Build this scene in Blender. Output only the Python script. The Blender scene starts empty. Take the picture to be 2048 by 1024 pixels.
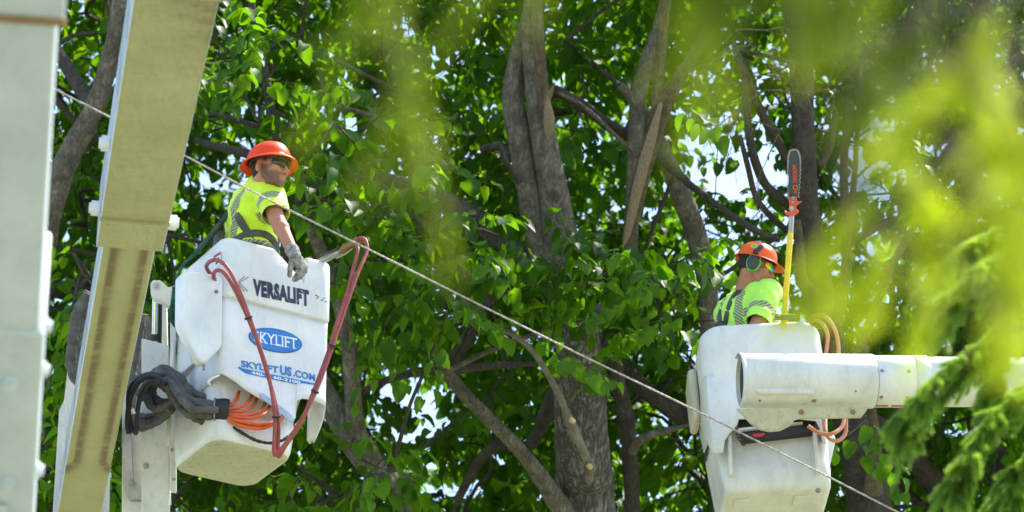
import bpy, bmesh, math, random
import numpy as np
from mathutils import Vector, Matrix, noise
from mathutils.bvhtree import BVHTree

random.seed(7); RNG = np.random.default_rng(7)
SC = bpy.context.scene
COL = SC.collection
R = math.radians
PI = math.pi

# ------------------------------------------------------------------ camera, sky, sun, exposure
PITCH = R(27.0); LENS = 120.0; FPX = LENS / 36.0 * 2048.0
CAM = Vector((0, 0, 1.6))
FWD = Vector((0, math.cos(PITCH), math.sin(PITCH)))
UP = Vector((0, -math.sin(PITCH), math.cos(PITCH)))
RT = Vector((1, 0, 0))
cd = bpy.data.cameras.new('camera'); cam = bpy.data.objects.new('camera', cd); COL.objects.link(cam)
cam.location = CAM; cam.rotation_euler = (R(90) + PITCH, 0, 0)
cd.lens = LENS; cd.sensor_width = 36; cd.clip_start = 0.1; cd.clip_end = 3000
cd.dof.use_dof = True; cd.dof.focus_distance = 17.9; cd.dof.aperture_fstop = 3.4
SC.camera = cam

SUN_EL = R(60); SUN_DIR = Vector((.82, .57, 0)).normalized()
SV = Vector((SUN_DIR.x * math.cos(SUN_EL), SUN_DIR.y * math.cos(SUN_EL), math.sin(SUN_EL)))
world = bpy.data.worlds.new('World'); SC.world = world; world.use_nodes = True
nt = world.node_tree; nt.nodes.clear()
sky = nt.nodes.new('ShaderNodeTexSky'); sky.sky_type = 'NISHITA'; sky.sun_disc = False
sky.sun_elevation = SUN_EL; sky.sun_rotation = math.atan2(SUN_DIR.x, SUN_DIR.y)
sky.air_density = 1.0; sky.dust_density = 1.3; sky.ozone_density = 1.0
bg = nt.nodes.new('ShaderNodeBackground'); bg.inputs['Strength'].default_value = 0.15
wo = nt.nodes.new('ShaderNodeOutputWorld')
nt.links.new(sky.outputs[0], bg.inputs[0]); nt.links.new(bg.outputs[0], wo.inputs[0])
sd = bpy.data.lights.new('sun', 'SUN'); so = bpy.data.objects.new('sun', sd); COL.objects.link(so)
sd.energy = 5.0; sd.angle = R(0.55); sd.color = (1.0, 0.95, 0.86)
so.rotation_euler = SV.to_track_quat('Z', 'Y').to_euler(); so.location = (0, 0, 40)
SC.view_settings.view_transform = 'Standard'; SC.view_settings.look = 'None'
SC.view_settings.exposure = 1.42; SC.view_settings.gamma = 1.0
SC.view_settings.use_curve_mapping = False
SC.cycles.use_denoising = True
SC.cycles.max_bounces = 7; SC.cycles.diffuse_bounces = 4; SC.cycles.glossy_bounces = 3
SC.cycles.transmission_bounces = 5; SC.cycles.transparent_max_bounces = 4
SC.cycles.sample_clamp_indirect = 8

def P(px, py, d):
    return CAM + FWD * d + RT * ((px - 1024) / FPX * d) + UP * ((512 - py) / FPX * d)
def proj(v):
    q = Vector(v) - CAM; d = q.dot(FWD)
    return 1024 + q.dot(RT) / d * FPX, 512 - q.dot(UP) / d * FPX, d
def ray_plane(px, py, p0, n):
    D = P(px, py, 1.0) - CAM
    return CAM + D * ((p0 - CAM).dot(n) / D.dot(n))

# ------------------------------------------------------------------ materials
def new_mat(name):
    m = bpy.data.materials.new(name); m.use_nodes = True
    t = m.node_tree
    return m, t, t.nodes['Principled BSDF']
def N(t, kind, **kw):
    n = t.nodes.new(kind)
    for k, v in kw.items():
        if k.startswith('i_'):
            n.inputs[k[2:].replace('_', ' ')].default_value = v
        else: setattr(n, k, v)
    return n
def ramp(t, src, stops):
    r = t.nodes.new('ShaderNodeValToRGB'); e = r.color_ramp.elements
    while len(e) > 1: e.remove(e[-1])
    for i, (p, c) in enumerate(stops):
        c = c if isinstance(c, (tuple, list)) else (c, c, c)
        q = e[0] if i == 0 else e.new(p)
        q.position = p; q.color = (*c[:3], 1)
    if src is not None: t.links.new(src, r.inputs[0])
    return r
def mix(t, a, b, f, mode='MIX'):
    m = t.nodes.new('ShaderNodeMix'); m.data_type = 'RGBA'; m.blend_type = mode
    for s, v in ((0, f), (6, a), (7, b)):
        if isinstance(v, bpy.types.NodeSocket): t.links.new(v, m.inputs[s])
        elif isinstance(v, (int, float)): m.inputs[s].default_value = v if s == 0 else (v, v, v, 1)
        else: m.inputs[s].default_value = (*v, 1)
    return m.outputs[2]
def coords(t, scale=(1, 1, 1), kind='Object'):
    tc = N(t, 'ShaderNodeTexCoord'); mp = N(t, 'ShaderNodeMapping')
    mp.inputs['Scale'].default_value = scale
    t.links.new(tc.outputs[kind], mp.inputs[0]); return mp.outputs[0]
def noise_n(t, vec, scale, detail=5, rough=.6, dist=0):
    n = N(t, 'ShaderNodeTexNoise'); n.inputs['Scale'].default_value = scale
    n.inputs['Detail'].default_value = detail; n.inputs['Roughness'].default_value = rough
    n.inputs['Distortion'].default_value = dist
    t.links.new(vec, n.inputs['Vector']); return n.outputs[0]
def bump(t, bsdf, h, strength=.3, dist=.01):
    b = N(t, 'ShaderNodeBump'); b.inputs['Strength'].default_value = strength; b.inputs['Distance'].default_value = dist
    t.links.new(h, b.inputs['Height']); t.links.new(b.outputs[0], bsdf.inputs['Normal']); return b
def simple(name, col, rough=.5, metal=0, bump_s=0, bump_scale=60, var=.12, coat=0, scale=12):
    m, t, b = new_mat(name)
    v = coords(t); n = noise_n(t, v, scale)
    c2 = tuple(max(0, c * (1 - var * 2.2)) for c in col); c1 = tuple(min(1, c * (1 + var)) for c in col)
    r = ramp(t, n, [(.3, c2), (.7, c1)])
    t.links.new(r.outputs[0], b.inputs['Base Color'])
    b.inputs['Roughness'].default_value = rough; b.inputs['Metallic'].default_value = metal
    if coat: b.inputs['Coat Weight'].default_value = coat; b.inputs['Coat Roughness'].default_value = .1
    if bump_s: bump(t, b, noise_n(t, v, bump_scale), bump_s, .004)
    return m
def frp(name, col, dirt=(.23, .2, .1), amount=.5, rough=.38, streak=(14, 14, 2.5), spots=.35):
    """weathered gel-coat: mottled base, grime streaks, speckles, faint ripple"""
    m, t, b = new_mat(name)
    v = coords(t); vs = coords(t, streak)
    n1 = noise_n(t, v, 3.2, 6, .65, .4); n2 = noise_n(t, vs, 3.0, 7, .72); n3 = noise_n(t, v, 90, 3, .6)
    base = mix(t, tuple(c * .8 for c in col), col, ramp(t, n1, [(.35, 0), (.65, 1)]).outputs[0])
    f1 = ramp(t, n2, [(.5, 0), (.78, amount)]).outputs[0]
    c = mix(t, base, dirt, f1)
    f2 = ramp(t, n3, [(.66, 0), (.76, spots)]).outputs[0]
    c = mix(t, c, tuple(d * .6 for d in dirt), f2)
    t.links.new(c, b.inputs['Base Color'])
    rr = ramp(t, n1, [(.3, rough * .8), (.7, min(1, rough * 1.5))]); t.links.new(rr.outputs[0], b.inputs['Roughness'])
    b.inputs['Coat Weight'].default_value = .15; b.inputs['Coat Roughness'].default_value = .25
    bump(t, b, noise_n(t, v, 7, 4), .25, .012)
    return m
def bark_mat(name, c_dark, c_light, ridge=1.0, lichen=(.21, .215, .17)):
    m, t, b = new_mat(name)
    v = coords(t, (1, 1, .16)); v1 = coords(t)
    na = noise_n(t, v, 27, 3, .6, .6); nb = noise_n(t, v, 75, 3, .6, .3)
    ra = ramp(t, na, [(.40, 1), (.49, 0), (.51, 0), (.60, 1)]).outputs[0]; rb = ramp(t, nb, [(.36, 1), (.49, .1), (.51, .1), (.64, 1)]).outputs[0]
    crack = mix(t, ra, mix(t, ra, rb, .35), 1.0, 'MULTIPLY')
    n1 = noise_n(t, v1, 8, 7, .75); n2 = noise_n(t, v, 70, 4, .7)
    base = mix(t, c_dark, c_light, ramp(t, n1, [(.38, 0), (.62, 1)]).outputs[0])
    base = mix(t, base, tuple(c * .28 for c in c_dark), ramp(t, crack, [(0, ridge * .85), (.6, 0)]).outputs[0])
    base = mix(t, base, lichen, ramp(t, noise_n(t, v1, 13, 6, .75), [(.58, 0), (.72, .55)]).outputs[0])
    t.links.new(base, b.inputs['Base Color']); b.inputs['Roughness'].default_value = .9
    h = mix(t, crack, n2, .45)
    bump(t, b, h, min(1, .9 * ridge + .15), .02)
    return m
def leaf_mat(name, base, trans, tw=.45, rough=.42):
    m, t, b = new_mat(name)
    at = N(t, 'ShaderNodeAttribute'); at.attribute_name = 'tint'
    v = coords(t)
    f = at.outputs['Fac']
    dk = tuple(c * .55 for c in base); yl = (base[0] * 1.9, base[1] * 1.4, base[2] * .9)
    c = ramp(t, f, [(0, dk), (.5, base), (.85, tuple(min(1, q * 1.25) for q in base)), (1, yl)]).outputs[0]
    c = mix(t, c, tuple(q * .6 for q in base), ramp(t, noise_n(t, v, 30, 3), [(.4, 0), (.7, .4)]).outputs[0])
    t.links.new(c, b.inputs['Base Color']); b.inputs['Roughness'].default_value = rough
    b.inputs['Specular IOR Level'].default_value = .24
    tr = N(t, 'ShaderNodeBsdfTranslucent')
    ct = ramp(t, f, [(0, tuple(q * .6 for q in trans)), (.6, trans), (1, (min(1, trans[0] * 1.7), min(1, trans[1] * 1.25), trans[2]))])
    t.links.new(ct.outputs[0], tr.inputs[0])
    ms = N(t, 'ShaderNodeMixShader'); ms.inputs[0].default_value = tw
    o = t.nodes['Material Output']
    t.links.new(b.outputs[0], ms.inputs[1]); t.links.new(tr.outputs[0], ms.inputs[2]); t.links.new(ms.outputs[0], o.inputs[0])
    return m

MT = {}
MT['white'] = frp('white_gelcoat', (.83, .83, .81), (.42, .40, .30), .28, .3, spots=.12)
MT['white_worn'] = frp('worn_gelcoat', (.76, .755, .70), (.36, .32, .22), .38, .4, (5, 5, 1.6), spots=.4)
MT['cream'] = frp('cream_and_bounce_gelcoat', (.56, .54, .38), (.13, .11, .06), .7, .5, spots=.4)
MT['beam'] = frp('yellowed_fiberglass', (.46, .42, .21), (.17, .13, .06), .55, .5, (3, 3, 3), spots=.4)
MT['beam_edge'] = frp('painted_sheen_side', (.62, .66, .68), (.3, .3, .28), .7, .25, (3, 3, 20))  # boom sides paler than the underside; their bright sheen is put into the colour
MT['boom_pale'] = frp('pale_painted_steel', (.60, .69, .69), (.33, .33, .22), .3, .4, spots=.2)
MT['post'] = frp('white_painted_steel', (.70, .72, .73), (.25, .24, .2), .45, .35)
MT['steel'] = simple('scuffed_steel', (.42, .43, .44), .35, .9, .2)
MT['chrome'] = simple('chrome_rod', (.75, .76, .78), .12, 1)
MT['bolt'] = simple('zinc_bolt', (.34, .33, .32), .4, .8, .2)
MT['rust'] = simple('rusty_bolt', (.35, .22, .10), .7, .3, .3)
MT['dark'] = simple('black_rubber', (.022, .022, .024), .55, 0, .3, 80)
MT['greyfab'] = simple('grey_nylon_sleeve', (.12, .11, .10), .75, 0, .5, 160, .25, scale=20)
MT['maroon'] = simple('maroon_hose', (.36, .075, .062), .5, 0, .15, 200, .18)
MT['orangehose'] = simple('orange_hose', (.75, .13, .025), .42, 0, .1, 200)
MT['tanhose'] = simple('tan_hose', (.62, .27, .13), .5, 0, .1, 200)
MT['brass'] = simple('brass_fitting', (.26, .17, .08), .45, .7, .2)
MT['greenrope'] = simple('green_webbing', (.012, .115, .062), .8, 0, .8, 120, .3, scale=40)
MT['rope'] = simple('tan_rope', (.48, .42, .38), .7, 0, .5, 200, .25, scale=60)
MT['hatorange'] = simple('orange_hard_hat_shell', (.92, .062, .004), .42, 0, .05, 30, .05, 0)
MT['hatorange2'] = simple('orange_helmet_shell', (.88, .12, .012), .38, 0, .05, 30, .06, .12)
for _k in ('hatorange', 'hatorange2'): MT[_k].node_tree.nodes['Principled BSDF'].inputs['Specular IOR Level'].default_value = .28
MT['lens'] = simple('dark_lens', (.008, .009, .012), .18, 0, 0, 30, .05, 0)
MT['hair'] = simple('dark_hair', (.025, .017, .012), .75, 0, .8, 400)
MT['yellowpole'] = simple('yellow_fiberglass_pole', (.82, .60, .02), .35, 0, .05, 60, .08)
MT['redhead'] = simple('red_orange_saw_head', (.75, .10, .04), .4, 0, .1, 60)
MT['bar'] = simple('saw_bar_steel', (.045, .055, .06), .5, 0, .1)
MT['chain'] = simple('saw_chain', (.40, .41, .42), .35, .9, .2)
MT['textdark'] = None
MT['glove'] = simple('grey_leather_glove', (.30, .29, .26), .85, 0, .8, 120, .35, scale=40)
MT['strap'] = simple('olive_strap', (.10, .10, .075), .8, 0, .7, 160, .3)
MT['strapgreen'] = simple('dark_green_pouch', (.02, .06, .05), .8, 0, .6, 120, .3)
MT['cutwood'] = simple('fresh_cut_wood', (.62, .45, .22), .8, 0, .6, 120, .15)
MT['splinter'] = None
MT['pants'] = simple('work_trousers', (.04, .045, .06), .9, 0, .5, 160)
MT['blue'] = simple('blue_vinyl', (.02, .20, .58), .35, 0, 0, 30, .05)
MT['navy'] = simple('navy_vinyl', (.015, .06, .22), .35, 0, 0, 30, .05)
MT['whitevinyl'] = simple('white_vinyl', (.8, .82, .84), .35, 0, 0, 30, .03)
MT['purple'] = simple('purple_sticker', (.075, .07, .24), .4, 0, 0, 30, .1)
MT['red'] = simple('red_sticker', (.55, .03, .03), .4, 0, 0, 30, .1)
MT['yellowst'] = simple('yellow_sticker', (.75, .60, .05), .4, 0, 0, 30, .2)
MT['muffgreen'] = simple('green_muff_ring', (.04, .65, .06), .4)
MT['muff'] = simple('dark_muff_cup', (.045, .05, .045), .45, 0, .1, 60)
MT['bark_main'] = bark_mat('linden_bark', (.11, .098, .075), (.28, .26, .215), 1.0)
MT['bark_smooth'] = bark_mat('smooth_grey_bark', (.095, .08, .06), (.24, .21, .16), .6)
MT['bark_pale'] = bark_mat('pale_young_bark', (.14, .125, .10), (.27, .25, .20), .3)
MT['bark_dark'] = bark_mat('dark_branch_bark', (.04, .033, .026), (.085, .072, .055), .5, (.09, .095, .065))
MT['bark_brown'] = bark_mat('brown_split_bark', (.085, .06, .036), (.17, .13, .08), .5)
MT['leaf'] = leaf_mat('linden_leaf', (.018, .062, .003), (.215, .50, .004), .48, .5)
MT['leaf2'] = leaf_mat('far_leaf', (.055, .125, .018), (.27, .50, .025), .5)
MT['needle'] = leaf_mat('spruce_needle', (.19, .37, .07), (.36, .62, .06), .38, .5)
MT['needle_old'] = leaf_mat('olive_spruce_needle', (.17, .27, .015), (.30, .46, .015), .5, .5)
MT['needle_new'] = leaf_mat('fresh_spruce_needle', (.48, .60, .03), (.80, .95, .03), .55, .5)
def _m():
    m, t, b = new_mat('worn_lettering')
    v = coords(t); f = ramp(t, noise_n(t, v, 55, 5, .8), [(.60, 0), (.66, .85)]).outputs[0]
    t.links.new(mix(t, (.025, .028, .06), (.72, .72, .7), f), b.inputs['Base Color']); b.inputs['Roughness'].default_value = .4
    MT['textdark'] = m
    m, t, b = new_mat('splintered_wood'); v = coords(t, (60, 60, 5))
    t.links.new(ramp(t, noise_n(t, v, 2, 8, .75), [(.3, (.10, .06, .03)), (.45, (.26, .19, .11)), (.75, (.44, .34, .21))]).outputs[0], b.inputs['Base Color'])
    bump(t, b, noise_n(t, v, 2, 8, .75), .9, .02); b.inputs['Roughness'].default_value = .8
    MT['splinter'] = m
    m, t, b = new_mat('rainbow_lens'); v = coords(t, (1, 1, 1))
    w = N(t, 'ShaderNodeSeparateXYZ'); t.links.new(v, w.inputs[0])
    at = N(t, 'ShaderNodeAttribute'); at.attribute_name = 'lensx'
    t.links.new(ramp(t, at.outputs['Fac'], [(0, (.02, .12, .75)), (.28, (.02, .55, .45)), (.5, (.25, .65, .04)), (.75, (.85, .65, .02)), (1, (.85, .30, .02))]).outputs[0], b.inputs['Base Color'])
    b.inputs['Roughness'].default_value = .15; b.inputs['Metallic'].default_value = .35
    MT['rainbow'] = m
_m()
def skin_mat(name, col, beardcol):
    m, t, b = new_mat(name)
    v = coords(t)
    c = mix(t, tuple(q * .8 for q in col), col, ramp(t, noise_n(t, v, 20, 5), [(.3, 0), (.7, 1)]).outputs[0])
    a1 = N(t, 'ShaderNodeAttribute'); a1.attribute_name = 'beard'
    a2 = N(t, 'ShaderNodeAttribute'); a2.attribute_name = 'lip'
    nf = ramp(t, noise_n(t, v, 260, 3, .7), [(.25, .55), (.6, 1)]).outputs[0]
    mm = N(t, 'ShaderNodeMath'); mm.operation = 'MULTIPLY'
    t.links.new(a1.outputs['Fac'], mm.inputs[0]); t.links.new(nf, mm.inputs[1])
    c = mix(t, c, beardcol, mm.outputs[0]); c = mix(t, c, (col[0] * .75, col[1] * .45, col[2] * .45), a2.outputs['Fac'])
    t.links.new(c, b.inputs['Base Color']); b.inputs['Roughness'].default_value = .5
    b.inputs['Subsurface Weight'].default_value = .12; b.inputs['Subsurface Radius'].default_value = (.01, .004, .002)
    b.inputs['Subsurface Scale'].default_value = .5
    bump(t, b, noise_n(t, v, 240, 3), .12, .002)
    return m
MT['skin1'] = skin_mat('tanned_skin', (.50, .22, .13), (.045, .026, .016))
MT['skin2'] = skin_mat('weathered_skin', (.45, .20, .125), (.20, .10, .07))
def shirt_mat(name, col):
    m, t, b = new_mat(name)
    v = coords(t)
    n1 = noise_n(t, v, 14, 4)
    base = mix(t, tuple(q * .86 for q in col), col, ramp(t, n1, [(.35, 0), (.6, 1)]).outputs[0])
    sb = N(t, 'ShaderNodeAttribute'); sb.attribute_name = 'band'      # >0 inside a reflective band
    hc = N(t, 'ShaderNodeAttribute'); hc.attribute_name = 'hatch'     # running coordinate of the hatching
    def math_(op, a, bb=None, cc=None):
        q = N(t, 'ShaderNodeMath'); q.operation = op
        for i, s in enumerate((a, bb, cc)):
            if s is None: continue
            if isinstance(s, (int, float)): q.inputs[i].default_value = s
            else: t.links.new(s, q.inputs[i])
        return q.outputs[0]
    s = math_('SINE', math_('MULTIPLY', hc.outputs['Fac'], 430.0))
    hatch = math_('GREATER_THAN', s, -.55)
    inb = math_('GREATER_THAN', sb.outputs['Fac'], 0.0)
    band = mix(t, (.50, .62, .10), (.16, .18, .16), hatch)
    c = mix(t, base, band, inb)
    t.links.new(c, b.inputs['Base Color']); b.inputs['Roughness'].default_value = .75
    b.inputs['Sheen Weight'].default_value = .3
    bump(t, b, noise_n(t, v, 380, 2), .25, .001)
    return m
MT['shirt1'] = shirt_mat('yellow_hi_vis_shirt', (.70, .95, .015))
MT['shirt2'] = shirt_mat('lime_hi_vis_shirt', (.48, .95, .10))

# ------------------------------------------------------------------ object helpers
BASE = {}
def link(o, parent=None):
    COL.objects.link(o)
    if parent is not None: o.parent = parent
    return o
def thing(name, label, cat, loc=(0, 0, 0), group=None):
    o = bpy.data.objects.new(name, None); link(o); o.location = loc; o.empty_display_size = .1
    o['label'] = label; o['category'] = cat
    if group: o['group'] = group
    BASE[o.name] = Vector(loc); return o
def base_of(o):
    while o.parent is not None: o = o.parent
    return BASE.get(o.name, Vector((0, 0, 0)))
class MB:
    def __init__(s): s.v = []; s.f = []; s.m = []
    def add(s, vs, fs, m=0):
        k = len(s.v); s.v += [tuple(q) for q in vs]; s.f += [tuple(i + k for i in f) for f in fs]; s.m += [m] * len(fs); return s
    def box(s, c, size, ax=None, m=0):
        X, Y, Z = ax or (Vector((1, 0, 0)), Vector((0, 1, 0)), Vector((0, 0, 1))); c = Vector(c)
        h = [q / 2 for q in size]
        vs = [c + X * (h[0] * i) + Y * (h[1] * j) + Z * (h[2] * k) for i in (-1, 1) for j in (-1, 1) for k in (-1, 1)]
        return s.add(vs, [(0, 1, 3, 2), (4, 6, 7, 5), (0, 4, 5, 1), (2, 3, 7, 6), (0, 2, 6, 4), (1, 5, 7, 3)], m)
    def prism(s, pts, vec, m=0):
        n = len(pts); vec = Vector(vec)
        vs = [Vector(p) for p in pts] + [Vector(p) + vec for p in pts]
        fs = [tuple(range(n))[::-1], tuple(range(n, 2 * n))] + [(i, (i + 1) % n, n + (i + 1) % n, n + i) for i in range(n)]
        return s.add(vs, fs, m)
    def tube(s, pts, rad, seg=10, cap=True, m=0, squash=None):
        pts = [Vector(p) for p in pts]; n = len(pts)
        if isinstance(rad, (int, float)): rad = [rad] * n
        tan = [(pts[min(i + 1, n - 1)] - pts[max(i - 1, 0)]).normalized() for i in range(n)]
        a = tan[0].orthogonal().normalized(); vs = []; fs = []
        for i in range(n):
            a = (a - tan[i] * a.dot(tan[i])).normalized(); b = tan[i].cross(a)
            for k in range(seg):
                w = 2 * PI * k / seg
                vs.append(pts[i] + (a * math.cos(w) + b * math.sin(w)) * rad[i])
        for i in range(n - 1):
            for k in range(seg):
                fs.append((i * seg + k, i * seg + (k + 1) % seg, (i + 1) * seg + (k + 1) % seg, (i + 1) * seg + k))
        if cap: fs += [tuple(range(seg))[::-1], tuple(range((n - 1) * seg, n * seg))]
        return s.add(vs, fs, m)
    def ell(s, c, r, ax=None, seg=16, ring=10, m=0):
        X, Y, Z = ax or (Vector((1, 0, 0)), Vector((0, 1, 0)), Vector((0, 0, 1))); c = Vector(c)
        if isinstance(r, (int, float)): r = (r, r, r)
        vs = [c + Z * r[2]]; fs = []
        for i in range(1, ring):
            th = PI * i / ring
            for k in range(seg):
                ph = 2 * PI * k / seg
                vs.append(c + X * (r[0] * math.sin(th) * math.cos(ph)) + Y * (r[1] * math.sin(th) * math.sin(ph)) + Z * (r[2] * math.cos(th)))
        vs.append(c - Z * r[2]); L = len(vs) - 1
        for k in range(seg):
            fs.append((0, 1 + k, 1 + (k + 1) % seg)); fs.append((L, L - seg + (k + 1) % seg, L - seg + k))
        for i in range(ring - 2):
            for k in range(seg):
                a0 = 1 + i * seg
                fs.append((a0 + k, a0 + seg + k, a0 + seg + (k + 1) % seg, a0 + (k + 1) % seg))
        return s.add(vs, fs, m)
    def cap(s, a, b, ra, rb, seg=14, m=0):
        a = Vector(a); b = Vector(b); d = (b - a); L = d.length; d.normalize(); pts = []; rs = []
        for i in range(5):
            w = PI / 2 * i / 4; pts.append(a - d * ra * math.cos(w)); rs.append(max(ra * math.sin(w), ra * .02))
        for i in range(1, 4):
            w = i / 4; pts.append(a + d * L * w); rs.append(ra + (rb - ra) * w)
        for i in range(5):
            w = PI / 2 * i / 4; pts.append(b + d * rb * math.sin(w)); rs.append(max(rb * math.cos(w), rb * .02))
        return s.tube(pts, rs, seg, True, m)
    def bolt(s, c, n, r=.012, h=.008, m=0):
        c = Vector(c); n = Vector(n).normalized()
        s.tube([c - n * .002, c + n * h * .35], [r * 1.35] * 2, 14, True, m)
        s.tube([c + n * h * .3, c + n * h, c + n * (h * 1.15)], [r, r, r * .8], 6, True, m); return s
    def mesh(s, name, base=Vector((0, 0, 0))):
        me = bpy.data.meshes.new(name)
        me.from_pydata([(x - base.x, y - base.y, z - base.z) for x, y, z in s.v], [], s.f)
        me.polygons.foreach_set('material_index', s.m)
        return me
    def build(s, name, mats, parent=None, smooth=True, bevel=0, angle=40, seg=2, solid=0, kind=None):
        b = base_of(parent) if parent is not None else Vector((0, 0, 0))
        me = s.mesh(name, b)
        for q in (mats if isinstance(mats, (list, tuple)) else [mats]): me.materials.append(q)
        bm = bmesh.new(); bm.from_mesh(me); bmesh.ops.recalc_face_normals(bm, faces=bm.faces); bm.to_mesh(me); bm.free()
        o = bpy.data.objects.new(name, me); link(o, parent)
        if solid:
            q = o.modifiers.new('solid', 'SOLIDIFY'); q.thickness = abs(solid); q.offset = -1 if solid > 0 else 1
        if bevel:
            q = o.modifiers.new('bevel', 'BEVEL'); q.width = bevel; q.segments = seg; q.limit_method = 'ANGLE'; q.angle_limit = R(35)
        if smooth:
            me.polygons.foreach_set('use_smooth', [True] * len(me.polygons)); me.set_sharp_from_angle(angle=R(angle))
        if kind: o['kind'] = kind
        return o
def alone(o, label, cat, group=None):
    o['label'] = label; o['category'] = cat
    if group: o['group'] = group
    return o
def spline(pts, n=8):
    pts = [Vector(p) for p in pts]; out = []
    for i in range(len(pts) - 1):
        p0 = pts[max(i - 1, 0)]; p1 = pts[i]; p2 = pts[i + 1]; p3 = pts[min(i + 2, len(pts) - 1)]
        for k in range(n):
            t = k / n
            out.append(.5 * ((2 * p1) + (p2 - p0) * t + (2 * p0 - 5 * p1 + 4 * p2 - p3) * t * t + (3 * p1 - p0 - 3 * p2 + p3) * t ** 3))
    out.append(pts[-1]); return out
def text_part(s, p0, xd, ud, width, height, mat, parent, name='lettering', bold=0.0, shear=0, spacing=1.0, lift=.0015, depth=.0008, nrm=None):
    cu = bpy.data.curves.new(name, 'FONT'); cu.body = s; cu.offset = bold; cu.shear = shear; cu.space_character = spacing
    cu.resolution_u = 3; cu.extrude = .01
    to = bpy.data.objects.new(name + '_tmp', cu); COL.objects.link(to)
    dg = bpy.context.evaluated_depsgraph_get(); dg.update()
    me = bpy.data.meshes.new_from_object(to.evaluated_get(dg)); bpy.data.objects.remove(to); bpy.data.curves.remove(cu)
    co = np.empty(len(me.vertices) * 3); me.vertices.foreach_get('co', co); co = co.reshape(-1, 3)
    mn = co.min(0); mx = co.max(0)
    n = nrm if nrm is not None else xd.cross(ud).normalized()
    b = base_of(parent)
    X = (co[:, 0] - mn[0]) / (mx[0] - mn[0]) * width; Y = (co[:, 1] - mn[1]) / (mx[1] - mn[1]) * height; Z = lift + (co[:, 2] + .01) / .02 * depth
    w = np.array(p0 - b) + X[:, None] * np.array(xd) + Y[:, None] * np.array(ud) + Z[:, None] * np.array(n)
    me.vertices.foreach_set('co', w.ravel()); me.materials.clear(); me.materials.append(mat); me.update()
    me.name = name
    return link(bpy.data.objects.new(name, me), parent)
# ------------------------------------------------------------------ ground
def ground():
    m, t, b = new_mat('mown_grass'); v = coords(t)
    t.links.new(ramp(t, noise_n(t, v, .6, 8, .7), [(.3, (.13, .15, .07)), (.55, (.20, .21, .11)), (.75, (.30, .28, .18))]).outputs[0], b.inputs['Base Color'])
    b.inputs['Roughness'].default_value = .95; bump(t, b, noise_n(t, v, 30, 6), .6, .05)
    q = MB(); n = 40
    for i in range(n + 1):
        for j in range(n + 1):
            x = (i / n - .5) * 2; y = (j / n - .5) * 2
            x = math.copysign(abs(x) ** 2.5, x) * 900; y = math.copysign(abs(y) ** 2.5, y) * 900 + 20
            q.v.append((x, y, .06 * noise.noise(Vector((x * .2, y * .2, 0)))))
    for i in range(n):
        for j in range(n): q.f.append((i * (n + 1) + j, (i + 1) * (n + 1) + j, (i + 1) * (n + 1) + j + 1, i * (n + 1) + j + 1)); q.m.append(0)
    q.build('ground', m)['kind'] = 'structure'
    m2 = simple('asphalt', (.16, .155, .145), .9, 0, .6, 60, .2, scale=3)
    r = MB(); r.box((0, 6, .075), (80, 9, .05)); r.build('road', m2, smooth=False)['kind'] = 'structure'
ground()

# ------------------------------------------------------------------ tub-shaped shells
def rring(u0, u1, v0, v1, r, nside=34, nc=6):
    """rounded rectangle, starting at the middle of the back, front side sampled densely"""
    pts = []
    def side(a, b, n):
        for i in range(n): s = i / n; pts.append((a[0] + (b[0] - a[0]) * s, a[1] + (b[1] - a[1]) * s))
    def corner(cx, cy, a0):
        for i in range(nc): w = a0 + PI / 2 * i / nc; pts.append((cx + r * math.cos(w), cy + r * math.sin(w)))
    corner(u0 + r, v0 + r, PI); side((u0 + r, v0), (u1 - r, v0), nside)
    corner(u1 - r, v0 + r, -PI / 2); side((u1, v0 + r), (u1, v1 - r), 12)
    corner(u1 - r, v1 - r, 0); side((u1 - r, v1), (u0 + r, v1), nside)
    corner(u0 + r, v1 - r, PI / 2); side((u0, v1 - r), (u0, v0 + r), 12)
    return pts
def tub(F, levels, zf=None):
    """F(u,v,z) -> world; levels (z,u0,u1,v0,v1,r) from the inner floor up, over the rim and down to the outer bottom"""
    q = MB(); n = None
    for li, (z, u0, u1, v0, v1, r) in enumerate(levels):
        ring = rring(u0, u1, v0, v1, r); n = len(ring)
        for (u, v) in ring:
            zz = z
            if zf: zz = zf(u, v, z, v0)
            q.v.append(tuple(F(u, v, zz)))
    for li in range(len(levels) - 1):
        for k in range(n):
            q.f.append((li * n + k, li * n + (k + 1) % n, (li + 1) * n + (k + 1) % n, (li + 1) * n + k)); q.m.append(0)
    q.f.append(tuple(range(n))); q.m.append(0)
    L = len(levels) - 1; q.f.append(tuple(range(L * n, L * n + n))[::-1]); q.m.append(0)
    return q
def frame(O, yaw, roll=0):
    U = Vector((math.cos(yaw), math.sin(yaw), 0)); V = Vector((-math.sin(yaw), math.cos(yaw), 0)); Z = Vector((0, 0, 1))
    M = Matrix.Rotation(roll, 3, V)
    U = M @ U; Z = M @ Z
    return U, V, Z, (lambda u, v, z: O + U * u + V * v + Z * z)
def on_plane(px, py, F, V, U, Z, v):
    p = ray_plane(px, py, F(0, v, 0), V); q = p - F(0, v, 0); return q.dot(U), q.dot(Z)

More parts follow.
